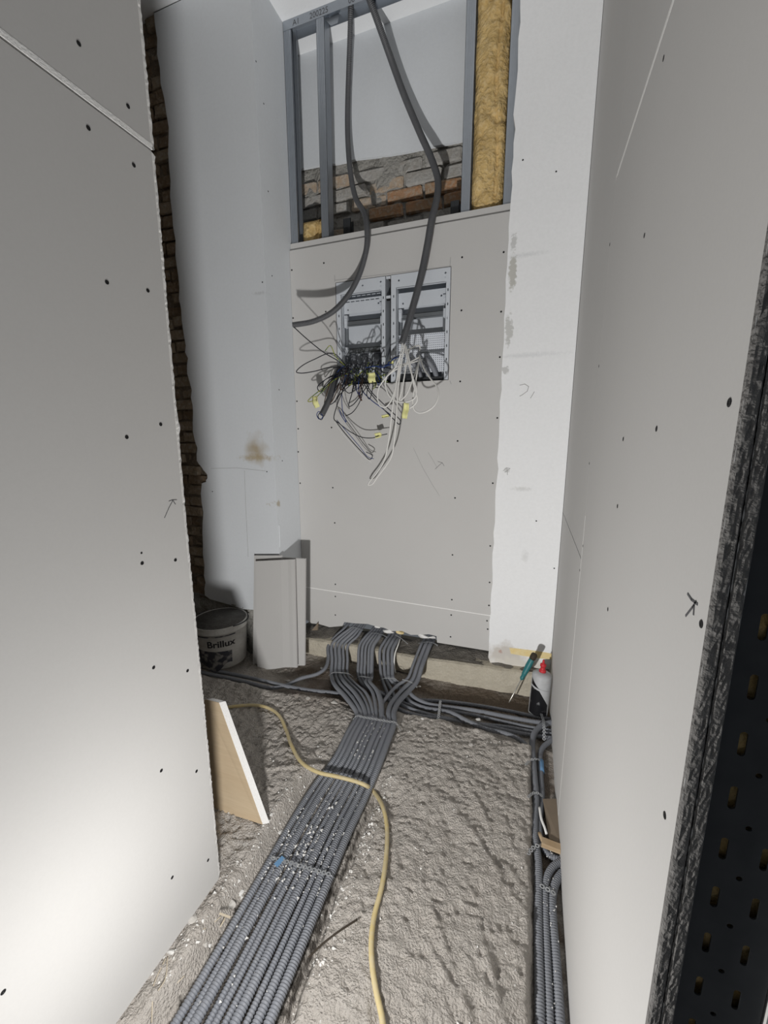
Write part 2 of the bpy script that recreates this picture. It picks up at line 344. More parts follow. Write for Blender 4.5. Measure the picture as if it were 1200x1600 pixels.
# ------------------------------------------------------------------ screws (shared mesh, one object each)
def screw_mesh():
    b = MB(); b.lathe([(.0048, 0), (.0046, .0006), (.0030, .0007), (.0022, .0003), (.0004, .0002)], (0, 0, 0), n=10, cap=False)
    me = b.mesh('screw'); me.materials.append(M['screw']); return me
SCREW = screw_mesh()
def screw(p, normal, parent, s=1.0):
    o = bpy.data.objects.new('screw', SCREW); COL.objects.link(o)
    p = Vector(p)+Vector(normal)*.0002; q = Vector(normal).to_track_quat('Z', 'Y')
    mw = Matrix.Translation(p) @ q.to_matrix().to_4x4() @ Matrix.Scale(s, 4)
    o.parent = parent; o.matrix_parent_inverse = Matrix.Identity(4)
    par = Matrix.Translation(parent.location)
    if parent.parent is not None: par = Matrix.Translation(parent.location)
    o.matrix_basis = par.inverted() @ mw
    return o
def strokes(name, lines, mp, ax, ay, parent, m, w=.0016):
    """pen strokes: list of polylines of 3D points on a plane with in-plane axes; thin raised ribbons"""
    b = MB(); ax = Vector(ax); ay = Vector(ay); n = ax.cross(ay)
    for l in lines:
        for p, q in zip(l[:-1], l[1:]):
            p = Vector(mp(*p)); q = Vector(mp(*q)); d = (q-p); c = (p+q)/2; L = d.length
            if L < 1e-5: continue
            d /= L; b.obox(c+n*.0003, d, d.cross(n), n, L/2+w*.3, w/2, .0003)
    return b.build(name, m, parent)

# ------------------------------------------------------------------ left wall: boards on the near left
def ragged_line(p0, p1, n, amp, seed):
    r = np.random.default_rng(seed); out = []
    for i in range(n+1):
        t = i/n; out.append(((1-t)*p0[0]+t*p1[0]+r.normal()*amp[0], (1-t)*p0[1]+t*p1[1]+r.normal()*amp[1]))
    return out
wl = struct(empty('wall_left', (XL, 0, 0)), 'plasterboard-clad wall on the near left', 'wall')
ZJ = 2.192; NEAR = -0.5
edge = lambda z0, z1, sd: [(.868+math.sin(z*3+1)*.0025+(.008 if z < 1.53 else 0)*0, z) for z in np.linspace(z0, z1, 14)]
def left_board(z0, z1, lab, sd):
    e = edge(z0, z1, sd); out = [(NEAR, z0)]+e+[(NEAR, z1)]
    b = MB(); b.plate(out, [], (XL, 0, 0), (0, 1, 0), (0, 0, 1), .0125)
    o = b.build('plasterboard', M['board'], wl); o['label'] = lab
    return o, e
lb0, e0 = left_board(.022, ZJ-.0075, 'large lower sheet of grey plasterboard', 1)
lb1, e1 = left_board(ZJ+.007, 3.9, 'upper sheet of grey plasterboard', 2)
def torn(e, par, sd):
    """the torn bevelled gypsum edge beyond the paper"""
    r = np.random.default_rng(sd); v = []; f = []; zs = np.linspace(e[0][1], e[-1][1], int((e[-1][1]-e[0][1])/.007))
    for z in zs:
        y = np.interp(z, [q[1] for q in e], [q[0] for q in e]); j = r.normal()*.0007; k = r.normal()*.0006
        kink = .006*math.exp(-((z-1.53)/.02)**2)
        v += [(XL-.0004, y-.001, z), (XL-.004+j*.7, y+.009+j+kink, z), (XL-.0085+k*.6, y+.0165+k+kink, z), (XL-.0125, y+.0175+k+kink, z), (XL-.0125, y-.001, z)]
    n = len(zs)
    for i in range(n-1):
        for q in range(4): f.append((i*5+q, i*5+q+1, i*5+q+6, i*5+q+5))
    MB().add(v, f).build('torn_edge', M['gypsum'], par)['label'] = 'white torn gypsum edge'
torn(e0, lb0, 5); torn(e1, lb1, 6)
MB().plate([(NEAR, ZJ-.0025), (.874, ZJ-.0025), (.874, ZJ+.0095), (NEAR, ZJ+.0095)], [], (XL+.0004, 0, 0), (0, 1, 0), (0, 0, 1), .012).build('bevelled_edge', M['gypsum'], lb1)['label'] = 'white bevelled lower edge of the upper sheet'  # flat white gypsum, kept bright in place of light caught on the bevel
for q in [(123, 68), (200, 166)]: screw(at(*q, X=XL), (1, 0, 0), lb1)
for q in [(138, 200), (209, 258), (167, 441), (231, 454), (198, 683), (251, 663), (222, 880), (274, 875), (240, 1043), (293, 1048), (252, 1204), (307, 1205), (269, 1371), (325, 1344), (5, 1550)]: screw(at(*q, X=XL), (1, 0, 0), lb0)
screw(at(221, 864, X=XL), (1, 0, 0), lb0, .6)
mpL = lambda x, y: at(x, y, X=XL)
strokes('pen_arrow', [[(257, 809), (264, 793), (270, 782)], [(264, 783), (270, 781), (276, 781)], [(270, 782), (274, 788)]], mpL, (0, 1, 0), (0, 0, 1), lb0, M['pen'])
b = MB(); b.box(XL-.0125-.1, XL-.0127, NEAR, .845, -.09, 3.9); b.build('wall_core', M['mortar_dark'], wl)

# ------------------------------------------------------------------ right wall: two layers of boards, stud at the opening
wr = struct(empty('wall_right', (XR, .5, 0)), 'double-layer plasterboard wall on the right', 'wall')
def right_board(y0, y1, z0, z1, lab):
    b = MB(); b.plate([(-y1, z0), (-y0, z0), (-y0, z1), (-y1, z1)], [], (XR, 0, 0), (0, -1, 0), (0, 0, 1), .0125)
    o = b.build('plasterboard', M['board'], wr); o['label'] = lab; return o
YV = 1.54; ZR1 = 2.263; ZR2 = 1.072
rb0 = right_board(YJ, YV-.001, -.05, ZR1-.004, 'tall lower sheet next to the opening')
rb1 = right_board(YJ, YV-.001, ZR1+.004, 3.9, 'upper sheet next to the opening')
rb2 = right_board(YV+.001, YP, -.08, ZR2-.0025, 'lower sheet next to the pillar')
rb3 = right_board(YV+.001, YP, ZR2+.0025, 3.9, 'upper sheet next to the pillar')
MB().box(XR-.0003, XR+.012, YJ, YV-.03, ZR1-.006, ZR1+.006).build('bevelled_edge', M['gypsum'], rb1)
MB().box(XR-.0004, XR+.012, YV-.0022, YV+.0018, 0, 1.23).build('bevelled_edge', M['gypsum'], rb0)
b = MB()
zz = np.linspace(.0, 3.9, 330); r = np.random.default_rng(3)
def rough_edge(x0, x1, par, nm, lab, sd):
    r = np.random.default_rng(sd); xs = np.linspace(x0, x1, 7); v = []; f = []
    zs = np.linspace(0, 2.6, 420); jit = r.normal(size=(len(zs), len(xs)))*.0007; jit = (jit+np.roll(jit, 1, 0)*.7+np.roll(jit, 1, 1)*.5)
    for i, z in enumerate(zs):
        for j, x in enumerate(xs):
            e = .0 if 0 < j < 6 else .0025
            v.append((x, YJ-.003+e+abs(jit[i, j]), z))
        v.append((xs[-1], YJ+.006, z)); v.append((xs[0], YJ+.006, z))
    n = len(xs)+2
    for i in range(len(zs)-1):
        for j in range(n): k = (j+1) % n; f.append((i*n+j, i*n+k, (i+1)*n+k, (i+1)*n+j))
    o = MB().add(v, f).build(nm, M['gypsum_shaded'], par); o['label'] = lab
rough_edge(XR-.0002, XR+.0128, rb0, 'cut_edge', 'rough grey cut gypsum edge of the front sheet', 21)
b = MB(); b.plate([(-YP, -.05), (-YJ, -.05), (-YJ, 3.9), (-YP, 3.9)], [], (XR+.0137, 0, 0), (0, -1, 0), (0, 0, 1), .0125)
rb4 = b.build('plasterboard', M['board'], wr); rb4['label'] = 'second layer of plasterboard behind the front sheets'
rough_edge(XR+.0137, XR+.0264, rb4, 'cut_edge', 'rough grey cut gypsum edge of the second layer', 22)
for q in [(1007, 368), (1140, 629), (1096, 975), (1039, 1274), (1026, 670), (974, 686), (965, 791), (950, 952)]: screw(at(*q, X=XR), (-1, 0, 0), rb0)
screw(at(1037, 91, X=XR), (-1, 0, 0), rb1)
for q in [(953, 382), (936, 572), (921, 724), (911, 853)]: screw(at(*q, X=XR), (-1, 0, 0), rb3)
screw(at(906, 891, X=XR), (-1, 0, 0), rb2)
mpR = lambda x, y: at(x, y, X=XR)
strokes('pen_arrow', [[(1075, 928), (1081, 937), (1090, 944)], [(1088, 940), (1083, 948), (1072, 962)], [(1085, 946), (1084, 960)]], mpR, (0, -1, 0), (0, 0, 1), rb0, M['pen'], .003)
# slotted stud: front web with real slots and holes
def rslot(cx, cz, hw, hh, n=6):
    out = []
    for s, a0 in ((1, 0), (-1, math.pi)):
        for i in range(n+1):
            a = a0+math.pi*i/n; out.append((cx+hw*math.cos(a), cz+s*(hh-hw)+hw*math.sin(a)))
    return out
SX0 = XR+.0275; st = MB()
for k in range(-14, 16):
    z = 1.237+.0688*k; za, zb_ = max(0, z-.0516), z+.0172
    st.plate([(SX0, za), (SX0+.085, za), (SX0+.085, zb_), (SX0, zb_)], [rslot(.2365, z, .0037, .0150), rslot(.2745, z, .0037, .0150), rslot(.2555, z-.0344, .0032, .0033)] if za > .01 else [], (0, YJ+.006, 0), (1, 0, 0), (0, 0, 1), .002)
st.box(SX0, SX0+.002, YJ+.008, YJ+.05, 0, 2.6); st.box(SX0+.083, SX0+.085, YJ+.008, YJ+.05, 0, 2.6)
stud = st.build('slotted_stud', M['darksteel'], wr); stud['label'] = 'dark slotted steel stud at the opening'
b = MB(); v = []; f = []; zs = np.linspace(0.02, 2.5, 140); xs = np.linspace(SX0+.004, SX0+.08, 9)
for i, z in enumerate(zs):
    for j, x in enumerate(xs): v.append((x, YJ+.024-.008*abs(math.sin(z*46+x*70))-.006*random.random(), z))
for i in range(len(zs)-1):
    for j in range(len(xs)-1): f.append((i*9+j, i*9+j+1, i*9+j+10, i*9+j+9))
b.add(v, f); b.build('wool_filling', M['wool'], wr, smooth=True)['label'] = 'yellow mineral wool seen through the slots'
b = MB(); b.box(SX0+.088, SX0+.16, YJ+.002, YJ+.12, 0, 2.6); b.build('plasterboard', M['board'], wr)

# ------------------------------------------------------------------ white plastered wall behind on the left, brick strip, added light-blocking walls
lp = [(240, 0), (246, 60), (252, 130), (262, 200), (263, 260), (268, 330), (275, 400), (280, 450), (284, 500), (290, 540), (293, 570), (298, 610), (300, 645), (306, 690), (309, 720), (318, 735), (325, 745), (322, 753), (313, 757), (315, 800), (317, 850), (319, 900), (320, 930)]
pts = [at(*q, Y=YW) for q in lp]; rr = np.random.default_rng(8)
out = []
for a, c in zip(pts[:-1], pts[1:]):
    for t in (0, .33, .66): q = a*(1-t)+c*t; out.append((q[0]+rr.normal()*.006, q[2]))
out.append((pts[-1][0], pts[-1][2])); out = [(out[0][0], ZC)]+out
bot = [(-2.2, .31), (-2.1, .30), (-2.0, .29), (-1.9, .275), (-1.8, .285), (-1.7, .27), (XRV-.0006, .26)]
ww = MB().plate((out+bot+[(XRV-.0006, ZC)])[::-1], [], (0, YW, 0), (1, 0, 0), (0, 0, 1), .03)
wo = struct(ww.build('wall_rear_left', M['plaster']), 'white plastered wall with a brown stain, left of the niche', 'wall')
for q in [(332, 768), (417, 737), (410, 441)]: screw(at(*q, Y=YW), (0, -1, 0), wo, .9)
strokes('pencil_line', [[(382, 735), (384, 790), (388, 870)], [(330, 732), (370, 731), (415, 736)]], lambda x, y: at(x, y, Y=YW), (1, 0, 0), (0, 0, 1), wo, M['pencil'], .002)
# plinth under the plaster
def rough_slab(x0, x1, z0, z1, y, amp, name, m, parent=None, n=(40, 20), sc=14):
    xs = np.linspace(x0, x1, n[0]); zs = np.linspace(z0, z1, n[1]); X, Z = np.meshgrid(xs, zs); Yv = y-fbm(X*sc, Z*sc+y*7, 4)*amp
    v = np.stack([X, Yv, Z], -1).reshape(-1, 3); f = []
    for i in range(n[1]-1):
        for j in range(n[0]-1): a = i*n[0]+j; f.append((a, a+1, a+n[0]+1, a+n[0]))
    k = len(v); v = np.vstack([v, [(x0, y+.06, z0), (x1, y+.06, z0), (x1, y+.06, z1), (x0, y+.06, z1)]])
    f += [(k, k+1, n[0]-1, 0), (k+2, k+3, (n[1]-1)*n[0], n[0]*n[1]-1), (k, k+3, k+2, k+1)]
    return MB().add(v, f).build(name, m, parent, smooth=True)
struct(rough_slab(-2.75, XRV-.001, -.12, .33, YW+.012, .04, 'wall_plinth', M['mortar'], n=(90, 40)), 'crumbly bare masonry foot below the white plaster', 'wall')
# brick strip
wb = struct(empty('wall_brick', (-2.4, YW+.05, 0)), 'bare dark brick strip left of the white plaster', 'wall')
rough_slab(-2.8, -2.15, .3, ZC, YW+.036, .02, 'mortar_bed', M['mortar_dark'], wb, n=(30, 200), sc=20)
def brick_mesh(l, h, d, sd, m):
    b = bmesh.new(); bmesh.ops.create_cube(b, size=1)
    bmesh.ops.bevel(b, geom=b.edges[:], offset=.06, segments=1, affect='EDGES')
    r = np.random.default_rng(sd)
    for v in b.verts: v.co = Vector((v.co.x*l, v.co.y*d, v.co.z*h))+Vector(r.normal(size=3)*.0035)
    me = bpy.data.meshes.new('brick'); b.to_mesh(me); b.free(); me.materials.append(m); return me
def brick(me, p, parent, rz=0.0):
    o = bpy.data.objects.new('brick', me); COL.objects.link(o); o.parent = parent; o.location = Vector(p)-parent.location
    o.rotation_euler = (random.gauss(0, .02), random.gauss(0, .02), rz+random.gauss(0, .03)); return o
SB = [brick_mesh(.235, .063, .1, 40+i, M['stripbrick'][i % 2]) for i in range(6)]
row = 0; z = .36
while z < ZC:
    for k in range(2):
        xc = -2.34-.25*k+(.125 if row % 2 else 0)
        brick(random.choice(SB), (xc, YW+.07+random.uniform(-.016, .02), z+random.uniform(-.006, .006)), wb)
    z += .076; row += 1
for (x0, x1, y0, y1, nm, lb) in ((-2.86, -2.8, .5, 2.4, 'wall_light_block', 'unseen side wall added to keep the recess dark'), (-2.86, -1.05, .42, .5, 'wall_light_block_front', 'unseen front wall added to keep the recess dark')):
    b = MB(); b.box(x0, x1, y0, y1, -.1, ZC); struct(b.build(nm, M['mortar_dark']), lb, 'wall')  # unseen walls added to keep ambient light out of the recess

# ------------------------------------------------------------------ reveal, pillar, ceiling, rear wall
b = MB(); b.box(XRV-.03, XRV, YW+.0006, 2.60, .1, ZC); wv = struct(b.build('wall_reveal', M['plaster']), 'narrow white plasterboard reveal at the left of the niche', 'wall')
for q in [(425, 431), (436, 609), (441, 720), (400, 96), (412, 162), (419, 299)]: screw(at(*q, X=XRV) if at(*q, X=XRV)[1] > YW else at(*q, Y=YW), (1, 0, 0) if at(*q, X=XRV)[1] > YW else (0, -1, 0), wv, .9)
tube('plaster_run', [at(436, 820, X=XRV), at(437, 840, X=XRV), at(437, 855, X=XRV)], .0035, M['plaster'], wv)
b = MB()
lft = [(-.187+rr.normal()*.003, z) for z in np.linspace(ZC, .15, 60)]
pl = lft+[(-.186, .10), (-.17, .06), (-.15, .045), (-.1, .05), (-.05, .04), (0, .045), (.06, .04), (.13, .05), (XR-.002, .05)]+[(XR-.002, ZC)]
wp = struct(MB().plate(pl[::-1], [], (0, YP, 0), (1, 0, 0), (0, 0, 1), .04).build('wall_pillar', M['pillar']), 'white plastered pillar between the niche and the right wall', 'wall')
b = MB(); b.box(-.185, XR+.03, YP+.042, YP+.3, -.1, ZC); b.build('masonry_core', M['mortar'], wp)
mpP = lambda x, y: at(x, y, Y=YP)
strokes('pencil_number', [[(812, 602), (820, 600), (826, 604), (824, 611), (816, 617), (812, 619)], [(835, 612), (829, 622)]], mpP, (1, 0, 0), (0, 0, 1), wp, M['pencil'], .003)
strokes('pencil_arrow', [[(786, 736), (791, 731), (797, 732)], [(792, 732), (793, 742)], [(797, 732), (789, 738)]], mpP, (1, 0, 0), (0, 0, 1), wp, M['pencil'], .0025)
for q in [(869, 268), (817, 250), (866, 888), (838, 814)]: screw(at(*q, Y=YP), (0, -1, 0), wp, .9)
# foam strip at the pillar's foot
fz = [at(q[0], q[1], Y=YP) for q in [(796, 1012), (815, 1014), (838, 1017), (862, 1021), (862, 1030), (840, 1028), (815, 1024), (798, 1021)]]
MB().plate([(q[0], q[2]) for q in fz][::-1], [], (0, YP-.003, 0), (1, 0, 0), (0, 0, 1), .006).build('foam_strip', M['foam'], wp)['label'] = 'yellow foam strip at the foot of the pillar'
b = MB(); b.box(-2.86, .4, -.55, 3.0, ZC, ZC+.05); struct(b.build('ceiling', M['ceil']), 'white plastered ceiling', 'ceiling')
# rear wall of the niche
YK = 2.80
wk = struct(empty('wall_back', (-.9, YK, 2)), 'old rear wall of the niche, white plaster over bare brick', 'wall')
zb = [(at(px, py, Y=YK)[0], at(px, py, Y=YK)[2]) for px, py in [(440, 272), (470, 267), (500, 262), (530, 257), (560, 252), (600, 246), (640, 239), (680, 231), (720, 224), (800, 212)]]
zb = [(x, z+rr.normal()*.004) for x, z in zb]
MB().plate([(-1.9, zb[0][1])]+zb+[(.1, zb[-1][1]), (.1, ZC), (-1.9, ZC)], [], (0, YK-.02, 0), (1, 0, 0), (0, 0, 1), .02).build('plaster_coat', M['plaster'], wk)['label'] = 'smooth white plaster above the bricks'
rough_slab(-1.9, .1, 1.2, 3.4, YK+.006, .03, 'mortar_bed', M['mortar'], wk, n=(150, 130), sc=13)
BB = [brick_mesh(.235, .066, .1, 60+i, M['brick'][(0, 1, 2, 2, 1, 0)[i]]) for i in range(6)]
z = 2.66; row = 0
for row in range(8):
    zc = 2.70+row*.081
    for k in range(7):
        xc = -1.62+k*.25+(.125 if row % 2 else 0)
        orange = (row in (3, 4) and -1.2 < xc < -.4)
        me = BB[0] if orange and random.random() < .6 else BB[random.choice((1, 4))] if orange else BB[random.choice((2, 3, 2, 3, 1))]
        if zc > 3.2: continue
        brick(me, (xc, YK+.042+random.uniform(-.012, .008), zc+random.uniform(-.004, .004)), wk)

# ------------------------------------------------------------------ sill beam
tp = [(430, 992), (470, 998), (500, 1002), (547, 1010), (587, 1017), (623, 1024), (672, 1032), (720, 1038), (770, 1046), (824, 1053), (862, 1058), (885, 1062)]
bt = [(430, 1015), (470, 1022), (500, 1027), (547, 1038), (585, 1043), (623, 1049), (660, 1060), (698, 1067), (745, 1076), (800, 1085), (850, 1093), (885, 1098)]
YS = 2.42
def build_beam():
    n = 150; xt = [at(*q, Y=YS) for q in tp]; xb = [at(*q, Y=YS) for q in bt]
    xs = np.linspace(-1.62, .24, n); zt = np.interp(xs, [q[0] for q in xt], [q[2] for q in xt]); zb_ = np.interp(xs, [q[0] for q in xb], [q[2] for q in xb])
    v = []; f = []; prof = 10
    for i, x in enumerate(xs):
        a, c = zt[i], zb_[i]; e = float(fbm(np.array(x*9.), np.array(2.), 3))*.008
        for j in range(6):
            t = j/5; v.append((x, YS+.012*(1-t)**3+e+float(fbm(np.array(x*22.), np.array(t*3+5), 3))*.007-(.004 if j == 0 else 0), c*(1-t)+a*t))
        v.append((x, YS+.02+e, a+.006)); v.append((x, YS+.05, a+.004)); v.append((x, 2.7, a+.004)); v.append((x, 2.7, c-.1))
        v.append((x, YS+.06, c-.1)); v.append((x, YS+.05, c+.004))
    p = 12
    for i in range(n-1):
        for j in range(p): k = (j+1) % p; f.append((i*p+j, (i+1)*p+j, (i+1)*p+k, i*p+k))
    o = MB().add(v, f).build('wall_sill', M['beam'], smooth=False)
    return struct(o, 'pale concrete sill beam under the niche', 'sill'), xs, zt
sill, SXs, SZt = build_beam()
def sz(x): return float(np.interp(x, SXs, SZt))
xs = np.linspace(-1.6, .18, 150); ys = np.linspace(YS+.022, 2.62, 22); X, Y = np.meshgrid(xs, ys); Z = np.interp(X, SXs, SZt)+.007+fbm(X*16, Y*16, 4)*.014+.02*sstep(2.5, 2.6, Y)
v = np.stack([X, Y, Z], -1).reshape(-1, 3); f = [(i*150+j, i*150+j+1, i*150+j+151, i*150+j+150) for i in range(21) for j in range(149)]
MB().add(v, f).build('dust_layer', M['ledge'], sill, smooth=True)['label'] = 'dark dusty top of the sill'

# ------------------------------------------------------------------ niche front: plasterboard, second layer, studs
wf = struct(empty('wall_niche', (-.9, YB, .1)), 'plasterboard panel closing the lower part of the niche', 'wall')
zt0, zt1 = at(452, 392, Y=YB)[2], at(797, 330, Y=YB)[2]; ZT = (zt0+zt1)/2
zjl, zjr = at(483, 918, Y=YB)[2], at(765, 962, Y=YB)[2]
OX0, OX1, OZ0, OZ1 = -1.243, -.50, 1.838, 2.468
X0, X1 = XRV+.002, -.183
zj = lambda x: zjl+(zjr-zjl)*(x-X0)/(X1-X0)
mb0 = MB().plate([(X0, zj(X0)+.003), (X1, zj(X1)+.003), (X1, ZT), (X0, ZT)], [[(OX0, OZ0), (OX0, OZ1), (OX1, OZ1), (OX1, OZ0)]], (0, YB, 0), (1, 0, 0), (0, 0, 1), .0125).build('plasterboard', M['board'], wf)
mb0['label'] = 'large grey sheet with the cut-out for the cabinets'
lowpx = [(477, 966), (487, 974), (498, 975), (515, 980), (535, 978), (538, 972), (555, 974), (575, 975), (588, 979), (600, 981), (612, 986), (628, 986), (642, 992), (656, 992), (670, 991), (682, 994), (683, 1004), (720, 1010), (763, 1017)]
lw = [(at(*q, Y=YB)[0], at(*q, Y=YB)[2]) for q in lowpx]; lw[0] = (X0, lw[0][1]); lw[-1] = (X1, lw[-1][1])
mb1 = MB().plate(lw+[(X1, zj(X1)-.003), (X0, zj(X0)-.003)], [], (0, YB, 0), (1, 0, 0), (0, 0, 1), .0125).build('plasterboard', M['board'], wf)
mb1['label'] = 'low strip of plasterboard with a broken lower edge over the conduits'
MB().plate([(X0, zj(X0)-.003), (X1, zj(X1)-.003), (X1, zj(X1)+.003), (X0, zj(X0)+.003)], [], (0, YB+.0006, 0), (1, 0, 0), (0, 0, 1), .01).build('bevelled_edge', M['gypsum'], mb0)
mb2 = MB().plate([(X0, .45), (X1, .45), (X1, ZT+.046), (X0, ZT+.046)], [[(OX0+.002, OZ0+.002), (OX0+.002, OZ1-.002), (OX1-.002, OZ1-.002), (OX1-.002, OZ0+.002)]], (0, YB+.0145, 0), (1, 0, 0), (0, 0, 1), .0125).build('plasterboard', M['board'], wf)
mb2['label'] = 'second layer showing as a band along the top'
for q in [(456, 422), (506, 411), (722, 402), (787, 394), (458, 497), (509, 487), (721, 485), (783, 487), (781, 558), (719, 596), (464, 627), (777, 653), (466, 670), (518, 668), (715, 689), (466, 706), (770, 755), (469, 755), (520, 762), (711, 778), (523, 817), (707, 867), (766, 853), (524, 913), (765, 910)]: screw(at(*q, Y=YB), (0, -1, 0), mb0, 1.15)
for q in [(524, 932), (524, 961), (706, 937), (705, 961), (704, 995), (764, 946), (761, 970), (762, 983)]: screw(at(*q, Y=YB), (0, -1, 0), mb1, 1.15)
mpB = lambda x, y: at(x, y, Y=YB)
strokes('pencil_arrow', [[(680, 733), (685, 728), (691, 723)], [(684, 721), (691, 723), (694, 728)]], mpB, (1, 0, 0), (0, 0, 1), mb0, M['pen'], .002)
strokes('pencil_scratch', [[(646, 700), (660, 730), (676, 758), (687, 775)], [(669, 707), (676, 718), (683, 731)]], mpB, (1, 0, 0), (0, 0, 1), mb0, M['pencil'], .0018)
strokes('cut_line', [[(523, 440), (523, 430)], [(703, 418), (704, 402)], [(703, 595), (705, 600)], [(523, 438), (703, 416)]], mpB, (1, 0, 0), (0, 0, 1), mb0, M['pencil'], .003)
# broken gypsum lumps on the lower edge
def lump(name, c, s, m, parent=None, sd=0, n=2):
    b = bmesh.new(); bmesh.ops.create_icosphere(b, subdivisions=n, radius=1); r = np.random.default_rng(sd)
    d = [Vector(r.normal(size=3)).normalized() for _ in range(13)]; k = r.uniform(.42, .85, 13)
    for v in b.verts:
        for q, t in zip(d, k):
            e = v.co.dot(q)
            if e > t: v.co -= q*(e-t)
        v.co = Vector((v.co.x*s[0], v.co.y*s[1], v.co.z*s[2]))
    me = bpy.data.meshes.new(name); b.to_mesh(me); b.free()
    o = link(name, me, m, parent); o.location = Vector(c)
    return o
for i, (q, s) in enumerate([((608, 986), (.05, .02, .022)), ((625, 988), (.04, .018, .016)), ((661, 994), (.06, .02, .022)), ((590, 980), (.03, .015, .012)), ((676, 996), (.03, .015, .014))]):
    lump('broken_gypsum', at(*q, Y=YB+.006), s, M['gypsum'] if i != 1 else M['foam'], wf, 70+i)
MB().plate([(0, 0), (.05, .01), (.055, .07)], [], at(487, 985, Y=YB-.03), (1, 0, 0), (0, 0, 1), .012).build('board_shard', M['cardboard'])
tag(bpy.data.objects['board_shard'], 'small brown triangular shard standing below the panel beside the leaning offcuts', 'shard')

YT = YB+.028      # front of the steel framing
def c_stud(name, x0, x1, web, z0, z1, label, m=None, depth=.07, y0=YT):
    """C profile: web on side 'l' or 'r', ribbed front flange"""
    b = MB(); t = .0015; y1 = y0+depth
    wx = x0 if web == 'l' else x1-t
    b.box(wx, wx+t, y0, y1, z0, z1)
    b.box(x0, x1, y0, y0+t, z0, z1); b.box(x0, x1, y1-t, y1, z0, z1)
    lx = x1-t if web == 'l' else x0
    b.box(lx, lx+t, y0, y0+.008, z0, z1); b.box(lx, lx+t, y1-.008, y1, z0, z1)
    w = x1-x0
    for fr in (.3, .5, .7): b.box(x0+w*fr-.002, x0+w*fr+.002, y0-.0015, y0, z0, z1)
    o = b.build(name, m or M['galv'])
    return tag(o, label, 'stud')
c_stud('metal_stud', XRV+.002, -1.515, 'l', .4, ZC-.002, 'galvanised steel stud against the white reveal on the left of the niche').__setitem__('group', 'studs of the niche frame')
c_stud('metal_stud', -1.345, -1.292, 'r', .4, ZC-.003, 'galvanised steel stud with printed top, between reveal and hanging conduits').__setitem__('group', 'studs of the niche frame')
c_stud('metal_stud', -.462, -.41, 'l', .4, ZC-.003, 'ribbed steel stud on the left side of the tall wool batt').__setitem__('group', 'studs of the niche frame')
c_stud('metal_stud', -.232, -.18, 'r', .4, ZC-.002, 'steel stud against the white pillar, right of the tall wool batt').__setitem__('group', 'studs of the niche frame')
c_stud('metal_stud', -1.215, -1.165, 'l', 2.5, 2.86, 'short dark stud end above the panel near the left conduit', M['darksteel'], .05, YT+.05)
c_stud('metal_stud', -.53, -.48, 'l', 2.5, 2.84, 'short dark stud end above the panel near the wool batt', M['darksteel'], .05, YT+.05)
# top track
b = MB(); b.box(XRV+.003, -.18, YT-.0025, YT-.001, ZC-.05, ZC-.001); b.box(XRV+.003, -.18, YT+.072, YT+.0735, ZC-.05, ZC-.001); b.box(XRV+.003, -.18, YT-.001, YT+.072, ZC-.0015, ZC-.0005)
tr_ = tag(b.build('ceiling_track', M['galv']), 'galvanised steel track under the ceiling with printed numbers', 'track')
def text_mesh(body, size, bold=0.0):
    cu = bpy.data.curves.new('t', 'FONT'); cu.body = body; cu.size = size; cu.extrude = 0; cu.offset = bold
    o = bpy.data.objects.new('t', cu); COL.objects.link(o); dg = bpy.context.evaluated_depsgraph_get(); dg.update()
    me = bpy.data.meshes.new_from_object(o.evaluated_get(dg)); bpy.data.objects.remove(o); bpy.data.curves.remove(cu)
    me.materials.clear(); return me
for body, x0 in (('A1', -1.50), ('200225', -1.385), ('00', -1.135)):
    me = text_mesh(body, .042)
    for vv in me.vertices: x, y = vv.co.x, vv.co.y; vv.co = Vector((x*.98, -.0006, y))
    o = link('printed_number', me, M['pen'], tr_); o.location = Vector((x0, YT-.0025, ZC-.041))
b = MB(); b.plate([(-1.295, ZC-.05), (-1.2, ZC-.05), (-1.215, ZC-.09), (-1.26, ZC-.09)], [], (0, YT+.02, 0), (1, 0, 0), (0, 0, 1), .002); b.build('bent_lip', M['galv'], tr_)
# mineral wool
def batt(name, x0, x1, z0, z1, y, amp, label, sd):
    nx, nz = 26, max(10, int((z1-z0)/.012)); xs = np.linspace(x0, x1, nx); zs = np.linspace(z0, z1, nz); X, Z = np.meshgrid(xs, zs)
    u = (X-x0)/(x1-x0); dome = 1-(2*u-1)**4; ez = np.minimum(1, np.minimum((Z-z0), (z1-Z))/.03)
    crease = np.exp(-((u-.72-.06*np.sin(Z*8+sd))/.05)**2)*.02
    Yv = y-dome*ez*.03-np.abs(fbm(X*11+sd, Z*9, 4))*amp*ez+crease
    v = np.stack([X, Yv, Z], -1).reshape(-1, 3); f = [(i*nx+j, i*nx+j+1, i*nx+j+nx+1, i*nx+j+nx) for i in range(nz-1) for j in range(nx-1)]
    k = len(v); v = np.vstack([v, [(x0, y+.06, z0), (x1, y+.06, z0), (x1, y+.06, z1), (x0, y+.06, z1)]])
    f += [(k, k+1, nx-1, 0), (k+2, k+3, (nz-1)*nx, nx*nz-1), (k, k+3, k+2, k+1), (k+1, k+2)+tuple((i+1)*nx-1 for i in range(nz-1, -1, -1)), (k+3, k)+tuple(i*nx for i in range(nz))]
    return tag(MB().add(v, f).build(name, M['wool'], smooth=True), label, 'insulation')
batt('wool_batt', -.408, -.236, 2.72, ZC-.06, YT+.045, .05, 'tall yellow mineral wool batt filling the right bay of the niche', 3)
batt('wool_batt', -1.510, -1.352, 2.62, 2.89, YT+.062, .03, 'small yellow mineral wool piece low in the left bay', 9)

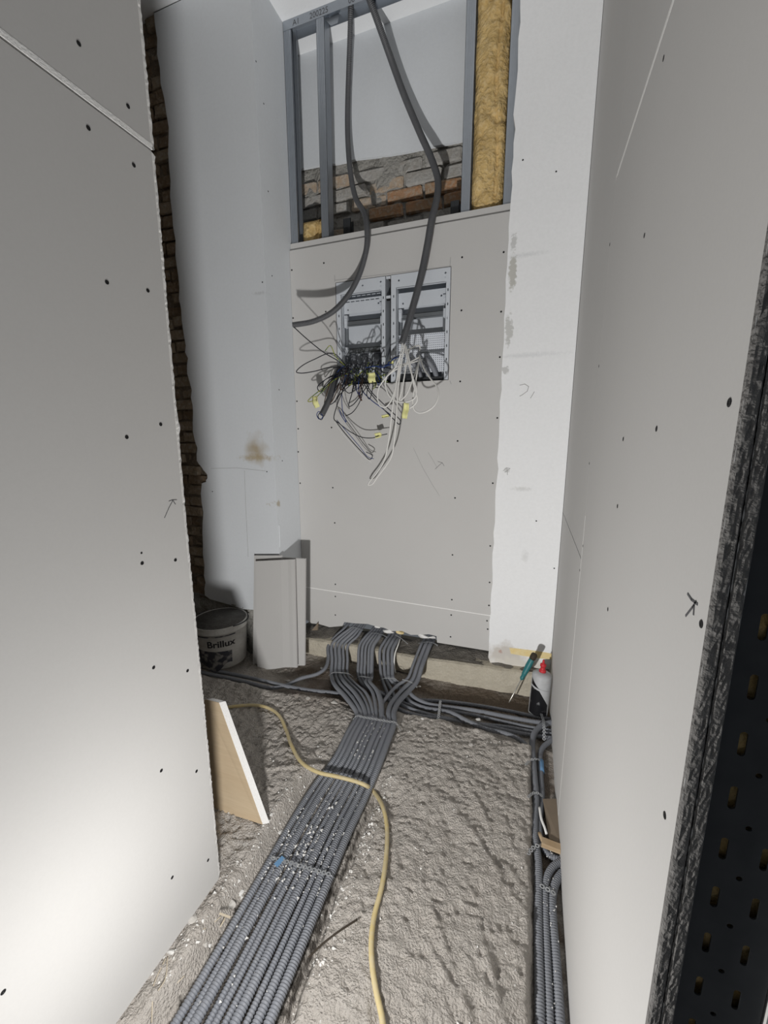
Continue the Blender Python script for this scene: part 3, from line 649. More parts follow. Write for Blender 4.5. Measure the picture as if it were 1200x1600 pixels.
# ------------------------------------------------------------------ electrical cabinets
def cabinet(x0, x1, z0, z1, label, right):
    root = tag(empty('electrical_cabinet', ((x0+x1)/2, YB+.06, z0)), label, 'cabinet', 'cabinets in the cut-out')
    y0 = YB+.003; yb = YB+.10; t = .0015; w = x1-x0
    E = M['enamel']
    b = MB(); b.box(x0, x1, yb, yb+t, z0, z1); b.box(x0, x0+t, y0, yb, z0, z1); b.box(x1-t, x1, y0, yb, z0, z1); b.box(x0, x1, y0, yb, z1-t, z1)
    b.build('housing', E, root)
    hz_ = lambda px, n=8, r=.006: [(px[0]+r*math.cos(2*math.pi*i/n), px[1]+r*math.sin(2*math.pi*i/n)) for i in range(n)]
    ft = .075
    hs = [hz_((x0+w*.55, z1-.035)), hz_((x1-.03, z1-.028)), hz_((x1-.03, z1-.052), 8, .005)] + ([hz_((x0+.05, z1-.035))] if right else [])
    b = MB(); b.plate([(x0, z1-ft), (x1, z1-ft), (x1, z1), (x0, z1)], hs, (0, y0, 0), (1, 0, 0), (0, 0, 1), t); b.box(x0+.03, x1-.03, y0, y0+.02, z1-ft, z1-ft+t)
    b.build('top_flange', E, root)
    for xa, xb in ((x0, x0+.034), (x1-.026, x1)):
        hs = [rslot((xa+xb)/2, z, .003, .008) for z in np.linspace(z0+.04, z1-.12, 7)]
        b = MB(); b.plate([(xa, z0), (xb, z0), (xb, z1-ft), (xa, z1-ft)], hs, (0, y0, 0), (1, 0, 0), (0, 0, 1), t)
        xi = xb if xa == x0 else xa
        b.box(min(xi, xi-t if xa == x0 else xi+t), max(xi, xi-t if xa == x0 else xi+t), y0, y0+.05, z0, z1-ft)
        b.build('side_rail', E, root)
    # upper cross plate with vent slots
    zc = z1-ft-.02
    hs = [] if right else [rslot(x0+.07+i*.02, zc-.012, .002, .002) for i in range(11)]
    if not right: hs = [[(x0+.05+i*.034, zc-.016), (x0+.05+i*.034+.026, zc-.016), (x0+.05+i*.034+.026, zc-.010), (x0+.05+i*.034, zc-.010)] for i in range(7)]
    b = MB(); b.plate([(x0+.036, zc-.085), (x1-.028, zc-.085), (x1-.028, zc), (x0+.036, zc)], hs+[hz_((x0+.065, zc-.06)), hz_((x1-.06, zc-.04))], (0, y0+.04, 0), (1, 0, 0), (0, 0, 1), t)
    b.build('cross_plate', E, root)
    # mounting uprights with brackets
    for xa in (x0+.045, x1-.045):
        b = MB(); b.box(xa-.006, xa+.006, y0+.055, y0+.062, z0+.02, zc-.09); b.build('upright', M['rail'], root)
    for k, zz in enumerate(([z1-.255, z1-.425] if not right else [z1-.25])):
        b = MB(); p = [(0, 0), (.006, 0), (.006, .009), (.029, .009), (.029, 0), (.035, 0)]
        for (a0, c0), (a1, c1) in zip(p[:-1], p[1:]):
            ya, ybb = sorted((y0+.05-c0, y0+.05-c1)); za, zb2 = sorted((zz+a0, zz+a1))
            b.box(x0+.04, x1-.03, ya, ybb+.0015, za, zb2+.0015)
        rl = b.build('mounting_rail', M['rail'], root)
        for xx in (x0+.04, x1-.044):
            bb = MB(); bb.box(xx, xx+.018, y0+.03, y0+.055, zz-.008, zz+.04); bb.build('bracket', E, rl)
    for xx, zz in ((x0+.04, z1-.215), (x1-.05, z1-.16)):
        bb = MB(); bb.box(xx, xx+.02, y0+.028, y0+.05, zz-.02, zz+.025); bb.box(xx+.004, xx+.016, y0+.025, y0+.03, zz+.003, zz+.006); bb.box(xx+.004, xx+.016, y0+.025, y0+.03, zz+.012, zz+.015); bb.build('clip', E, root)
    if right:
        zp0, zp1 = z0+.055, z1-.345
        b = MB(); b.box(x0+.036, x1-.03, y0+.05, y0+.052, zp0, zp1); b.box(x0+.036, x1-.03, y0+.042, y0+.052, zp1, zp1+.006); pp = b.build('perforated_plate', M['perf'], root); pp['label'] = 'white perforated mounting plate'
        b = MB(); b.box(x0+.16, x1-.03, y0+.03, y0+.036, z0+.165, z0+.174); b.build('rod', M['rail'], root)
        for zz in np.linspace(zp0+.01, zp1-.01, 7):
            bb = MB(); bb.box(x1-.036, x1-.028, y0+.04, y0+.05, zz-.006, zz+.006); bb.build('clip', M['rail'], root)
    b = MB(); b.box(x0, x1, y0+.02, yb, z0, z0+.022); b.build('bottom_rail', M['darksteel'], root)
    return root
cl = cabinet(OX0+.004, -.905, OZ0+.004, OZ1-.004, 'left grey-white cabinet with two mounting rails behind the dark wire tangle', False)
cr = cabinet(-.868, OX1-.004, OZ0+.004, OZ1-.004, 'right grey-white cabinet with a perforated plate behind the white cables', True)
b = MB(); b.box(-.903, -.870, YB+.09, YB+.095, OZ0, OZ1); b.box(-.903, -.870, YB+.02, YB+.04, OZ1-.135, OZ1-.11); b.build('gap_backing', M['hole'], cl)
for za in (OZ1-.13, OZ1-.02):
    b = MB(); b.box(-.9, -.872, YB+.004, YB+.012, za, za+.014); b.build('connector', M['enamel'], cl)
# conduits entering the cabinets from below
for i, x in enumerate((-1.155, -1.075, -.985)):
    o = tube('entry_conduit', [(x, YB+.085, 1.70), (x, YB+.08, 1.85), (x+.004*i, YB+.075, 1.95), (x-.006, YB+.078, 2.035)], .024, M['conduit'], sides=12)
    tag(o, ['leftmost', 'middle', 'rightmost'][i]+' of three grey conduits rising inside the left cabinet', 'conduit', 'conduits inside the cabinets')
for i, (x, k) in enumerate(((-.735, .05), (-.685, .055), (-.635, .05))):
    o = tube('entry_conduit', [(x+.07, YB+.06, 1.75), (x+.06, YB+.045, 1.84), (x+.03, YB+.03, 1.92), (x-.02, YB+.01, 1.98)], .015, M['conduit'], sides=12)
    tag(o, ['leftmost', 'middle', 'rightmost'][i]+' of three grey conduits curving up inside the right cabinet', 'conduit', 'conduits inside the cabinets')

# ------------------------------------------------------------------ hanging conduits
def G(px, py, g): return at(px, py, Y=YB-g)
hc = [((549, -20), -.06), ((548, 15), -.065), ((547, 55), -.10), ((545, 110), -.145), ((543, 200), -.155), ((547, 265), -.13), ((556, 310), -.085), ((569, 332), -.03), ((573, 352), .025), ((573, 385), .05), ((563, 425), .08), ((545, 460), .13), ((520, 487), .20), ((490, 502), .26), ((457, 508), .30)]
o = tube('hanging_conduit', [G(*q, g) for q, g in hc], .0165, M['conduit_smooth'], sides=14, corr=.008)
tag(o, 'dark grey conduit hanging from the ceiling and curving left in front of the panel', 'conduit', 'conduits hanging from the ceiling')
hc = [((570, -22), -.06), ((578, 0), -.065), ((591, 36), -.10), ((608, 84), -.15), ((630, 145), -.165), ((655, 205), -.15), ((674, 248), -.105), ((684, 280), -.055), ((683, 308), .005), ((674, 345), .05), ((668, 380), .07), ((658, 430), .11), ((645, 480), .16), ((634, 518), .20), ((628, 537), .22)]
o = tube('hanging_conduit', [G(*q, g) for q, g in hc], .0195, M['conduit_smooth'], sides=14, corr=.008)
tag(o, 'thick dark grey conduit slanting down to the right cabinet, white cables at its end', 'conduit', 'conduits hanging from the ceiling')
o = tube('cut_conduit', [G(531, 575, .02), G(522, 600, .12), G(514, 625, .19), G(503, 648, .25)], .019, M['conduit_smooth'], sides=14, corr=.008)
tag(o, 'short cut end of dark conduit pointing down left out of the tangle', 'conduit')

# ------------------------------------------------------------------ wires
def wire(pts, m, r, label, group='loose wires'):
    o = tube('wire', [G(x, y, g) for x, y, g in pts], r, M[m], sides=6); return tag(o, label, 'wire', group)
W = 'white cables hanging at the right conduit'
wire([(629, 535, .22), (622, 580, .25), (613, 640, .26), (607, 690, .22), (600, 720, .16), (588, 740, .12), (578, 752, .10), (575, 758, .09), (581, 757, .09), (590, 745, .10), (603, 728, .13), (612, 712, .18), (617, 680, .24), (620, 640, .26), (624, 590, .25), (632, 537, .22)], 'w_white', .0045, 'long white cable doubled back in a narrow loop, lowest of all', W)
wire([(632, 537, .22), (636, 560, .26), (645, 590, .28), (651, 612, .28), (648, 622, .28), (634, 628, .27), (620, 627, .25), (608, 618, .24), (602, 600, .24), (608, 582, .24), (622, 572, .2), (640, 566, .1), (655, 558, .05)], 'w_white', .0043, 'white cable in a wide round loop on the left of the white cables', W)
wire([(655, 555, .03), (662, 575, .12), (673, 592, .2), (683, 605, .24), (685, 618, .26), (680, 632, .27), (668, 642, .27), (654, 645, .26), (647, 640, .26), (645, 625, .26), (648, 605, .26), (652, 580, .24), (655, 560, .1)], 'w_white', .0043, 'white cable in the widest loop, on the far right', W)
wire([(627, 552, .24), (617, 575, .25), (603, 590, .26), (592, 606, .26), (590, 622, .26), (594, 634, .26), (602, 636, .25), (610, 628, .25), (618, 605, .25), (626, 570, .24)], 'w_white', .0043, 'white cable loop beside the dark tangle', W)
wire([(634, 540, .22), (640, 565, .26), (646, 600, .28), (652, 625, .28), (646, 634, .27), (640, 638, .27)], 'w_white', .0043, 'white cable ending at the tape flag', W)
wire([(630, 552, .2), (640, 545, .15), (655, 540, .08), (656, 548, .03)], 'w_white', .0040, 'short white cable end lying over the perforated plate', W)
wire([(640, 545, .2), (634, 575, .24), (628, 610, .25), (624, 626, .25), (634, 618, .25), (646, 590, .24), (655, 565, .12)], 'w_white', .0040, 'thin white cable crossing behind the tape flag', W)
wire([(600, 592, .1), (618, 578, .14), (640, 568, .1), (660, 562, .04)], 'w_white', .0040, 'white cable running across between both cabinets', W)
D = 'dark wires from the left cabinet'
wire([(457, 509, .30), (480, 530, .28), (505, 550, .24), (525, 562, .14), (545, 575, .04)], 'w_dark', .0029, 'black wire stretched from the left conduit end into the tangle', D)
wire([(545, 576, .03), (520, 552, .14), (490, 562, .2), (470, 573, .23), (463, 581, .24), (470, 583, .24), (492, 580, .22), (515, 574, .14), (540, 575, .04)], 'w_dark', .0029, 'black wire in a big loop out to the left', D)
wire([(545, 578, .03), (525, 590, .14), (510, 602, .2), (500, 612, .22), (496, 605, .22), (510, 592, .18), (530, 582, .1), (548, 578, .04)], 'w_dark', .0029, 'black wire in a small loop above the cut conduit', D)
wire([(550, 580, .03), (520, 595, .16), (500, 610, .22), (485, 622, .24), (481, 627, .24), (487, 627, .24), (500, 615, .22), (525, 590, .12)], 'w_grn', .0029, 'green-yellow wire loop at the left tape tag', D)
wire([(566, 585, .04), (572, 605, .16), (585, 622, .2), (600, 640, .18), (615, 655, .14), (624, 663, .12), (626, 658, .12), (617, 648, .13), (600, 632, .18), (580, 612, .2), (568, 590, .1)], 'w_dark', .0029, 'black wire drooping right below the white loops', D)
wire([(562, 590, .04), (566, 610, .14), (580, 625, .18), (596, 637, .18), (610, 648, .14)], 'w_blue', .0029, 'blue wire drooping right below the white loops', D)
wire([(540, 585, .04), (534, 620, .14), (536, 645, .16), (541, 660, .16), (535, 652, .16), (530, 640, .16)], 'w_blue', .0024, 'blue wire hanging straight down in the middle', D)
wire([(545, 590, .04), (536, 610, .14), (526, 635, .16), (522, 655, .16), (528, 660, .16), (548, 675, .12), (565, 683, .1), (583, 684, .1), (592, 681, .09), (605, 678, .08)], 'w_dark', .0029, 'black wire reaching right to the lowest tape flag', D)
wire([(524, 657, .15), (535, 672, .14), (552, 692, .12), (567, 708, .1), (578, 718, .09), (582, 712, .09), (572, 706, .1)], 'w_dark', .0029, 'black wire of the lowest slanting strand', D)
wire([(522, 658, .155), (532, 673, .145), (550, 694, .125), (566, 712, .105), (580, 722, .09)], 'w_white', .0018, 'pale wire of the lowest slanting strand', D)
wire([(526, 656, .15), (545, 678, .13), (562, 698, .11), (575, 714, .095), (584, 717, .09)], 'w_blue', .002, 'blue wire of the lowest slanting strand', D)
wire([(603, 573, .1), (615, 560, .14), (622, 556, .15), (630, 556, .1)], 'w_dark', .003, 'black wire arching over into the right cabinet', D)
wire([(600, 576, .1), (612, 563, .14), (622, 558, .15), (632, 560, .08)], 'w_blue', .0029, 'blue wire arching over into the right cabinet', D)
wire([(503, 648, .25), (498, 643, .26), (495, 648, .265), (499, 655, .265), (504, 652, .26), (502, 646, .255)], 'w_blue', .0024, 'short blue wire curled at the mouth of the cut conduit', D)
wire([(504, 647, .25), (500, 645, .26), (497, 651, .265), (502, 656, .265), (506, 650, .255)], 'w_dark', .0024, 'short black wire curled at the mouth of the cut conduit', D)
wire([(560, 590, .06), (566, 615, .16), (560, 632, .17), (550, 645, .16), (540, 650, .15)], 'w_dark', .0029, 'thin black wire arc under the left cabinet', D)
wire([(530, 600, .1), (520, 618, .17), (513, 632, .18), (520, 630, .18), (532, 615, .15)], 'w_dark', .0029, 'black wire loop right of the cut conduit', D)
wire([(508, 548, .24), (516, 540, .24), (524, 556, .2), (540, 572, .08)], 'w_grn', .0029, 'green-yellow wire tip standing up above the tangle', D)
rw = random.Random(5)
for i in range(30):
    sx, sy = rw.uniform(532, 598), rw.uniform(572, 592); ex, ey = sx+rw.uniform(-42, 18), sy+rw.uniform(6, 52)
    if i % 5 == 0: ex, ey = sx+rw.uniform(-30, 25), sy-rw.uniform(2, 16)
    g = rw.uniform(.1, .22); p = [(sx, sy, -.02), ((sx*2+ex)/3+rw.uniform(-10, 10), (sy*2+ey)/3-rw.uniform(4, 16), g*.7), ((sx+ex*2)/3+rw.uniform(-8, 8), (sy+ey*2)/3, g), (ex, ey, g), (ex+rw.uniform(-8, 10), ey-rw.uniform(0, 10), g*1.05), (sx+rw.uniform(-12, 12), sy+rw.uniform(-6, 10), g*.6)]
    c = rw.choice(['w_dark', 'w_dark', 'w_dark', 'w_blue', 'w_grn', 'w_brown'])
    wire(p, c, .0028, {'w_dark': 'short black', 'w_blue': 'short blue', 'w_grn': 'short green-yellow', 'w_brown': 'short brown'}[c]+' wire looped in the dense tangle under the left cabinet', {'w_dark': 'short black tangle wires', 'w_blue': 'short blue tangle wires', 'w_grn': 'short green-yellow tangle wires', 'w_brown': 'short brown tangle wires'}[c])
def tape(q, g, w, h, rot, label, sd):
    r = np.random.default_rng(sd); c = G(*q, g); n = 7; m = 5; v = []; f = []
    ca, sa = math.cos(rot), math.sin(rot)
    for i in range(n):
        for j in range(m):
            a = (i/(n-1)-.5)*h; b_ = (j/(m-1)-.5)*w*(1-.25*abs(i/(n-1)-.5))
            y = .006*math.sin(i*1.3+sd)+.004*math.cos(j*1.7+sd)+r.normal()*.0012
            v.append((c[0]+b_*ca-a*sa, c[1]+y, c[2]+b_*sa+a*ca))
    f = [(i*m+j, i*m+j+1, i*m+j+m+1, i*m+j+m) for i in range(n-1) for j in range(m-1)]
    o = MB().add(v, f).build('tape_flag', M['tape_y'], smooth=True)
    sm = o.modifiers.new('s', 'SOLIDIFY'); sm.thickness = .0012
    return tag(o, label, 'tape', 'yellow tape flags on the wires')
tape((493, 628), .245, .04, .07, .25, 'yellow tape tag with ink marks on the wire loop at the far left', 1)
tape((581, 590), .2, .05, .055, .1, 'yellow tape flag in front of the left cabinet', 2)
tape((634, 642), .27, .035, .085, -.15, 'yellow twisted tape flag hanging under the white cables', 3)
tape((591, 680), .095, .045, .032, .2, 'yellow tape flag on the lowest black wire', 4)
tape((602, 650), .14, .05, .018, .15, 'thin yellow tape flag by the drooping black wire', 5)
tape((611, 565), .1, .03, .022, -.1, 'small yellow tape flag between both cabinets', 6)
o = bpy.data.objects['tape_flag']; c = G(494, 625, .255)
b = MB(); b.box(c[0]-.002, c[0]+.006, c[1]-.004, c[1]-.003, c[2], c[2]+.003); b.box(c[0]+.002, c[0]+.005, c[1]-.004, c[1]-.003, c[2]-.008, c[2]); b.build('ink_mark', M['pen'], o)

# ------------------------------------------------------------------ floor conduit bundle
RADS = [.0125, .0115, .0148, .0100, .0100, .0100, .0148, .0100, .0138, .0148]
XC = [-.802, -.777, -.752, -.7235, -.702, -.680, -.651, -.6235, -.596, -.565]
ORD = ['first', 'second', 'third', 'fourth', 'fifth', 'sixth', 'seventh', 'eighth', 'ninth', 'tenth']
BOT = -.052
tops = {}
for k in range(5): tops[k] = [(553+3.4*k, 978+.7*k), (534+6.2*k, 992+.4*k), (519+6.2*k, 1007+.4*k), (519+6*k, 1030+.5*k), (518+6.2*k, 1051+.6*k)]
low = {0: [(523, 1070), (538, 1087), (552, 1105)], 1: [(530, 1068), (546, 1086), (560, 1106)], 2: [(537, 1066), (555, 1085), (568, 1107)], 3: [(546, 1067), (564, 1085), (575, 1107)], 4: [(554, 1068), (572, 1084), (581, 1106)],
       5: [(571, 1066), (582, 1082), (587, 1106)], 6: [(577, 1066), (590, 1082), (596, 1104)], 7: [(622, 1070), (603, 1091), (594, 1111)], 8: [(630, 1077), (612, 1098), (607, 1114)], 9: [(639, 1079), (622, 1098), (615, 1116)]}
g2 = lambda k: [(580+4*k, 986+.7*k), (571+5*k, 995+.5*k), (562+5.2*k, 1008+.5*k), (560+5.2*k, 1034+.5*k), (560+5*k, 1057+.5*k)]
g3 = lambda k: [(607+5.5*k, 993+k), (601+6*k, 1002+.5*k), (594+6.4*k, 1015+.5*k), (594+6.4*k, 1040+.5*k), (597+6.2*k, 1061+.5*k)]
g4 = lambda k: [(662+6.5*k, 1001+k), (658+6.5*k, 1008+k), (652+6.8*k, 1022+k), (645+7*k, 1040+k), (637+7.5*k, 1060+2*k)]
tops[5] = g2(3); tops[6] = g2(4)
for k in range(3): tops[7+k] = g4(k)
YT_ = [2.565, 2.49, 2.415, 2.32, 2.225]
def drop(pp, r):
    out = []
    for (x, y), yy in zip(pp, YT_): q = at(x, y, Y=yy); out.append(q)
    return out
for i in range(10):
    r = RADS[i]; z0 = BOT+r+(0.004 if i not in (1, 3, 5) else -.002)
    P = [np.array([XC[i]+.002, y, z0]) for y in (-.35, .1)]
    P += [np.array([XC[i]+dx, y, z0+dz]) for y, dx, dz in ((.6, 0, 0), (.92, -.012, .0), (1.22, -.024, .002), (1.36, -.020, .008))]
    u = (XC[i]+.685); k = .90
    P += [np.array([-.683+u*k, 1.50, .002+r*.6+(.004 if i % 2 else 0)]), np.array([-.686+u*k, 1.64, .020+r*.7+(.004 if i % 2 else 0)]), np.array([-.695+u*k*.98, 1.78, .022+r*.8+(.004 if i % 2 else 0)])]
    L3 = low[i]; P += [at(*L3[2], Z=.034), at(*L3[1], Z=.022), at(*L3[0], Z=-.002)]
    P += drop(tops[i], r)[::-1]; P += [P[-1]+np.array([.01, .12, .03])]
    o = tube('floor_conduit', P, r, M['conduit'], sides=11, corr=.0078)
    tag(o, f'grey corrugated conduit, {ORD[i]} from the left in the floor bundle', 'conduit', 'conduits of the floor bundle')
# conduits diving down behind the bundle into the trench on the right
RP = [(g3(3), [(632, 1072, -.03), (645, 1088, -.045), (665, 1099, -.045), (685, 1103, -.045), (741, 1110, -.045), (793, 1120, -.045), (837, 1128, -.045), (866, 1131, -.045), (905, 1136, -.045)], 'farthest large conduit of the run along the sill to the right wall', .0125),
      (g3(2), [(622, 1074, -.035), (640, 1096, -.05), (663, 1106, -.045), (702, 1113, -.035), (733, 1128, -.03), (759, 1139, -.03), (793, 1147, -.03), (815, 1158, -.03), (830, 1178, -.03), (834, 1215, -.035)], 'nearest conduit of the run along the sill, crossing over and bending toward the camera', .0125),
      (g3(1), [(612, 1078, -.04), (622, 1098, -.04), (640, 1107, -.04), (665, 1115, -.045), (690, 1121, -.05), (720, 1126, -.055), (754, 1133, -.055), (800, 1143, -.055), (832, 1149, -.055), (900, 1158, -.055)], 'conduit passing under the crossing one in the sill run', .0115),
      (g3(0), [(604, 1080, -.04), (612, 1100, -.035), (632, 1112, -.035), (660, 1119, -.042), (700, 1124, -.05), (740, 1130, -.058), (793, 1136, -.058), (832, 1143, -.058), (900, 1150, -.058)], 'thin conduit lying in the middle of the sill run', .0105),
      (g2(2), [(580, 1075, -.05), (610, 1090, -.055), (650, 1104, -.058), (700, 1110, -.058), (754, 1120, -.058), (793, 1129, -.058), (832, 1137, -.058), (900, 1146, -.058)], 'thin conduit just behind the middle of the sill run', .0105),
      (g2(1), [(575, 1073, -.055), (605, 1085, -.065), (650, 1093, -.065), (696, 1096, -.065), (750, 1103, -.065), (800, 1112, -.065), (843, 1121, -.065), (900, 1129, -.065)], 'dark conduit closest to the concrete sill', .0115),
      (g2(0), [(570, 1073, -.055), (596, 1088, -.068), (640, 1098, -.07), (690, 1103, -.07), (740, 1109, -.07)], 'short visible conduit lowest in the sill run', .0105)]
for gpp, rest, lab, r in RP:
    P = drop(gpp, r)
    P = [P[0]+np.array([.01, .12, .03])]+P+[at(x, y, Z=z) for x, y, z in rest]
    o = tube('sill_conduit', P, r, M['conduit'], sides=10, corr=.0078); tag(o, 'grey '+lab, 'conduit', 'conduits along the sill')
# right-hand conduits along the wall
o = tube('wall_conduit', [at(905, 1124, Z=-.03), at(868, 1128, Z=-.028), at(850, 1132, Z=-.028), at(838, 1141, Z=-.028), at(832, 1157, Z=-.028), at(834, 1200, Z=-.032), at(838, 1250, Z=-.034), at(836, 1300, Z=-.034), at(841, 1350, Z=-.034), at(841, 1450, Z=-.034), at(844, 1600, Z=-.034), (.107, .5, -.034), (.107, .0, -.034)], .0145, M['conduit'], sides=12, corr=.0078)
tag(o, 'grey corrugated conduit turning from the sill run and lying along the screed edge', 'conduit', 'conduits along the right wall')
o = tube('wall_conduit', [at(870, 1150, Z=-.045), at(846, 1172, Z=-.045), at(845, 1210, Z=-.045), at(847, 1250, Z=-.045), at(843, 1290, Z=-.04), at(848, 1325, Z=-.04), at(862, 1338, Z=-.04), at(885, 1346, Z=-.04), at(930, 1352, Z=-.04)], .0125, M['conduit'], sides=12, corr=.0078)
tag(o, 'grey conduit with a blue tape band disappearing under the right wall', 'conduit', 'conduits along the right wall'); c0 = o
tube('tape_band', [at(845, 1189, Z=-.045), at(845.5, 1197, Z=-.045), at(846, 1207, Z=-.045)], .0132, M['tape_b'], c0, sides=12)['label'] = 'blue tape band'
o = tube('wall_conduit', [at(930, 1340, Z=-.035), at(880, 1345, Z=-.03), at(862, 1357, Z=-.03), at(853, 1378, Z=-.034), at(852, 1420, Z=-.036), at(855, 1500, Z=-.036), at(859, 1600, Z=-.036), (.135, .5, -.036), (.135, .0, -.036)], .0125, M['conduit'], sides=12, corr=.0078)
tag(o, 'grey corrugated conduit in the middle of the three near the right wall', 'conduit', 'conduits along the right wall')
o = tube('wall_conduit', [at(930, 1352, Z=-.04), at(885, 1360, Z=-.036), at(870, 1376, Z=-.036), at(863, 1400, Z=-.038), at(864, 1440, Z=-.038), at(869, 1500, Z=-.038), at(875, 1600, Z=-.038), (.166, .5, -.038), (.166, .0, -.038)], .0140, M['conduit'], sides=12, corr=.0078)
tag(o, 'grey corrugated conduit closest to the right wall', 'conduit', 'conduits along the right wall')
# left conduits
P = drop([(538, 982), (523, 996), (513, 1010), (513, 1028), (508, 1044)], .0125)
P = [P[0]+np.array([.01, .12, .03])]+P[:4]+[at(508, 1044, Z=-.035), at(496, 1053, Z=-.04), at(470, 1060, Z=-.04), at(447, 1071, Z=-.035), at(425, 1075, Z=-.03), at(385, 1066, Z=-.03), at(330, 1054, Z=-.03), at(290, 1046, Z=-.03), at(250, 1040, Z=-.03)]
o = tube('left_conduit', P, .0125, M['conduit'], sides=12, corr=.0078); tag(o, 'grey conduit leaving the bundle and curving left past the leaning boards', 'conduit', 'conduits running left')
o = tube('left_conduit', [at(560, 1089, Z=-.03), at(525, 1083, Z=-.03), at(485, 1079, Z=-.028), at(450, 1073, Z=-.028), at(420, 1066, Z=-.035), at(380, 1057, Z=-.04), at(330, 1047, Z=-.04), at(280, 1036, Z=-.04)], .0125, M['conduit'], sides=12, corr=.0078)
tag(o, 'grey straight conduit coming from under the bundle toward the bucket', 'conduit', 'conduits running left')

# perforated steel bands
def band(pts, label, pitch=.0175, ro=.0080, ri=.0040, group='perforated fixing bands'):
    P = catmull(pts, pitch/2); T, N, B = frames(P); b = MB()
    seg = 10
    for i in range(0, len(P)-1, 2):
        t = T[i]; up = np.array([0, 0, 1.0]); s = np.cross(t, up); s /= np.linalg.norm(s)+1e-9; n = np.cross(s, t)
        v = []; f = []
        for h in (0.0006, -.0006):
            for rr_ in (ro, ri):
                for k in range(seg): a = 2*math.pi*k/seg; v.append(P[i]+t*(rr_*1.12*math.cos(a))+s*(rr_*math.sin(a))+n*h)
        for k in range(seg):
            q = (k+1) % seg
            f += [(k, q, seg+q, seg+k), (2*seg+k, 3*seg+k, 3*seg+q, 2*seg+q), (k, 2*seg+k, 2*seg+q, q), (seg+k, seg+q, 3*seg+q, 3*seg+k)]
        b.add(v, f)
    o = b.build('perforated_band', M['strap']); return tag(o, label, 'band', group)
def over(px0, px1, z, n=7, arch=.0, dz=0):
    out = []
    for i in range(n): t = i/(n-1); x = px0[0]*(1-t)+px1[0]*t; y = px0[1]*(1-t)+px1[1]*t; out.append(at(x, y, Z=z+arch*math.sin(math.pi*t)))
    return out
p = over((547, 1117), (628, 1131), .048, 9, .006); p[0][2] = .0; p[-1][2] = .0
band(p, 'perforated steel band across the far end of the floor bundle')
band([at(427, 1341, Z=-.01)]+over((433, 1342), (516, 1367), -.012, 9, .003)+[at(521, 1372, Z=-.045)], 'dusty perforated steel band across the near part of the floor bundle')
band([at(512, 1057, Y=2.205), at(520, 1051, Y=2.195), at(532, 1051, Y=2.195), at(545, 1053, Y=2.195), at(552, 1058, Y=2.21)], 'steel band tying the leftmost conduit group at the sill', .0135, .0062, .0028)
band([at(557, 1060, Y=2.21), at(562, 1057, Y=2.195), at(572, 1058, Y=2.195), at(584, 1060, Y=2.2)], 'steel band tying the second conduit group at the sill', .0135, .0062, .0028)
band([at(593, 1063, Y=2.21), at(600, 1060, Y=2.195), at(610, 1060, Y=2.195), at(618, 1061, Y=2.195), at(624, 1067, Y=2.21)], 'steel band tying the third conduit group at the sill', .0135, .0062, .0028)
band([at(630, 1062, Y=2.195), at(640, 1065, Y=2.19), at(648, 1070, Y=2.185), at(653, 1076, Y=2.185)], 'steel band tying the rightmost conduit group at the sill', .0135, .0062, .0028)
band([at(547, 980, Y=2.53), at(556, 981, Y=2.525), at(567, 985, Y=2.525)], 'steel band high on the leftmost conduit group under the panel', .0135, .0062, .0028)
band([at(580, 989, Y=2.525), at(590, 990, Y=2.52), at(600, 993, Y=2.52), at(606, 997, Y=2.51)], 'steel band high on the second conduit group under the panel', .0135, .0062, .0028)
band([at(655, 1005, Y=2.53), at(668, 1003, Y=2.52), at(678, 1005, Y=2.52), at(684, 1009, Y=2.51)], 'steel band high on the rightmost conduit group under the panel', .0135, .0062, .0028)
band([at(688, 1096, Z=-.03), at(687, 1104, Z=-.026), at(686, 1113, Z=-.022), at(685, 1121, Z=-.024), at(684, 1126, Z=-.03)], 'perforated steel band across the sill conduits')
band([at(846, 1116, Z=-.03), at(849, 1126, Z=-.015), at(850, 1137, Z=-.01), at(850, 1150, Z=-.03), at(850, 1160, Z=-.045)], 'perforated steel band hanging under the sealant bottle')
band([at(822, 1194, Z=-.0), at(830, 1187, Z=-.014), at(838, 1186, Z=-.014), at(846, 1188, Z=-.025)], 'steel band beside the blue tape band', .0155, .0068, .0032)
band([at(826, 1245, Z=-.004), at(834, 1239, Z=-.016), at(842, 1240, Z=-.016), at(850, 1247, Z=-.03)], 'steel band between blue tape and cardboard scrap', .0155, .0068, .0032)
band([at(826, 1333, Z=-.01), at(834, 1324, Z=-.017), at(843, 1321, Z=-.017), at(850, 1322, Z=-.022)], 'steel band at the wooden peg')
band([at(847, 1385, Z=-.02), at(854, 1389, Z=-.02), at(863, 1394, Z=-.02), at(872, 1401, Z=-.03)], 'steel band over the two conduits by the right wall')
# white cable and thin wires in the conduit groups
o = tube('white_cable', [at(625, 999, Y=2.5), at(622, 1008, Y=2.42), at(617, 1022, Y=2.37), at(616, 1040, Y=2.34), at(618, 1052, Y=2.33)], .0045, M['w_white']); tag(o, 'short white cable beside the third conduit group', 'cable')
o = tube('tie_wire', [at(617, 992, Y=2.52), at(626, 997, Y=2.5), at(637, 1006, Y=2.47)], .002, M['strap']); tag(o, 'bent bright tie wire between the third and the rightmost conduit group', 'tie wire')

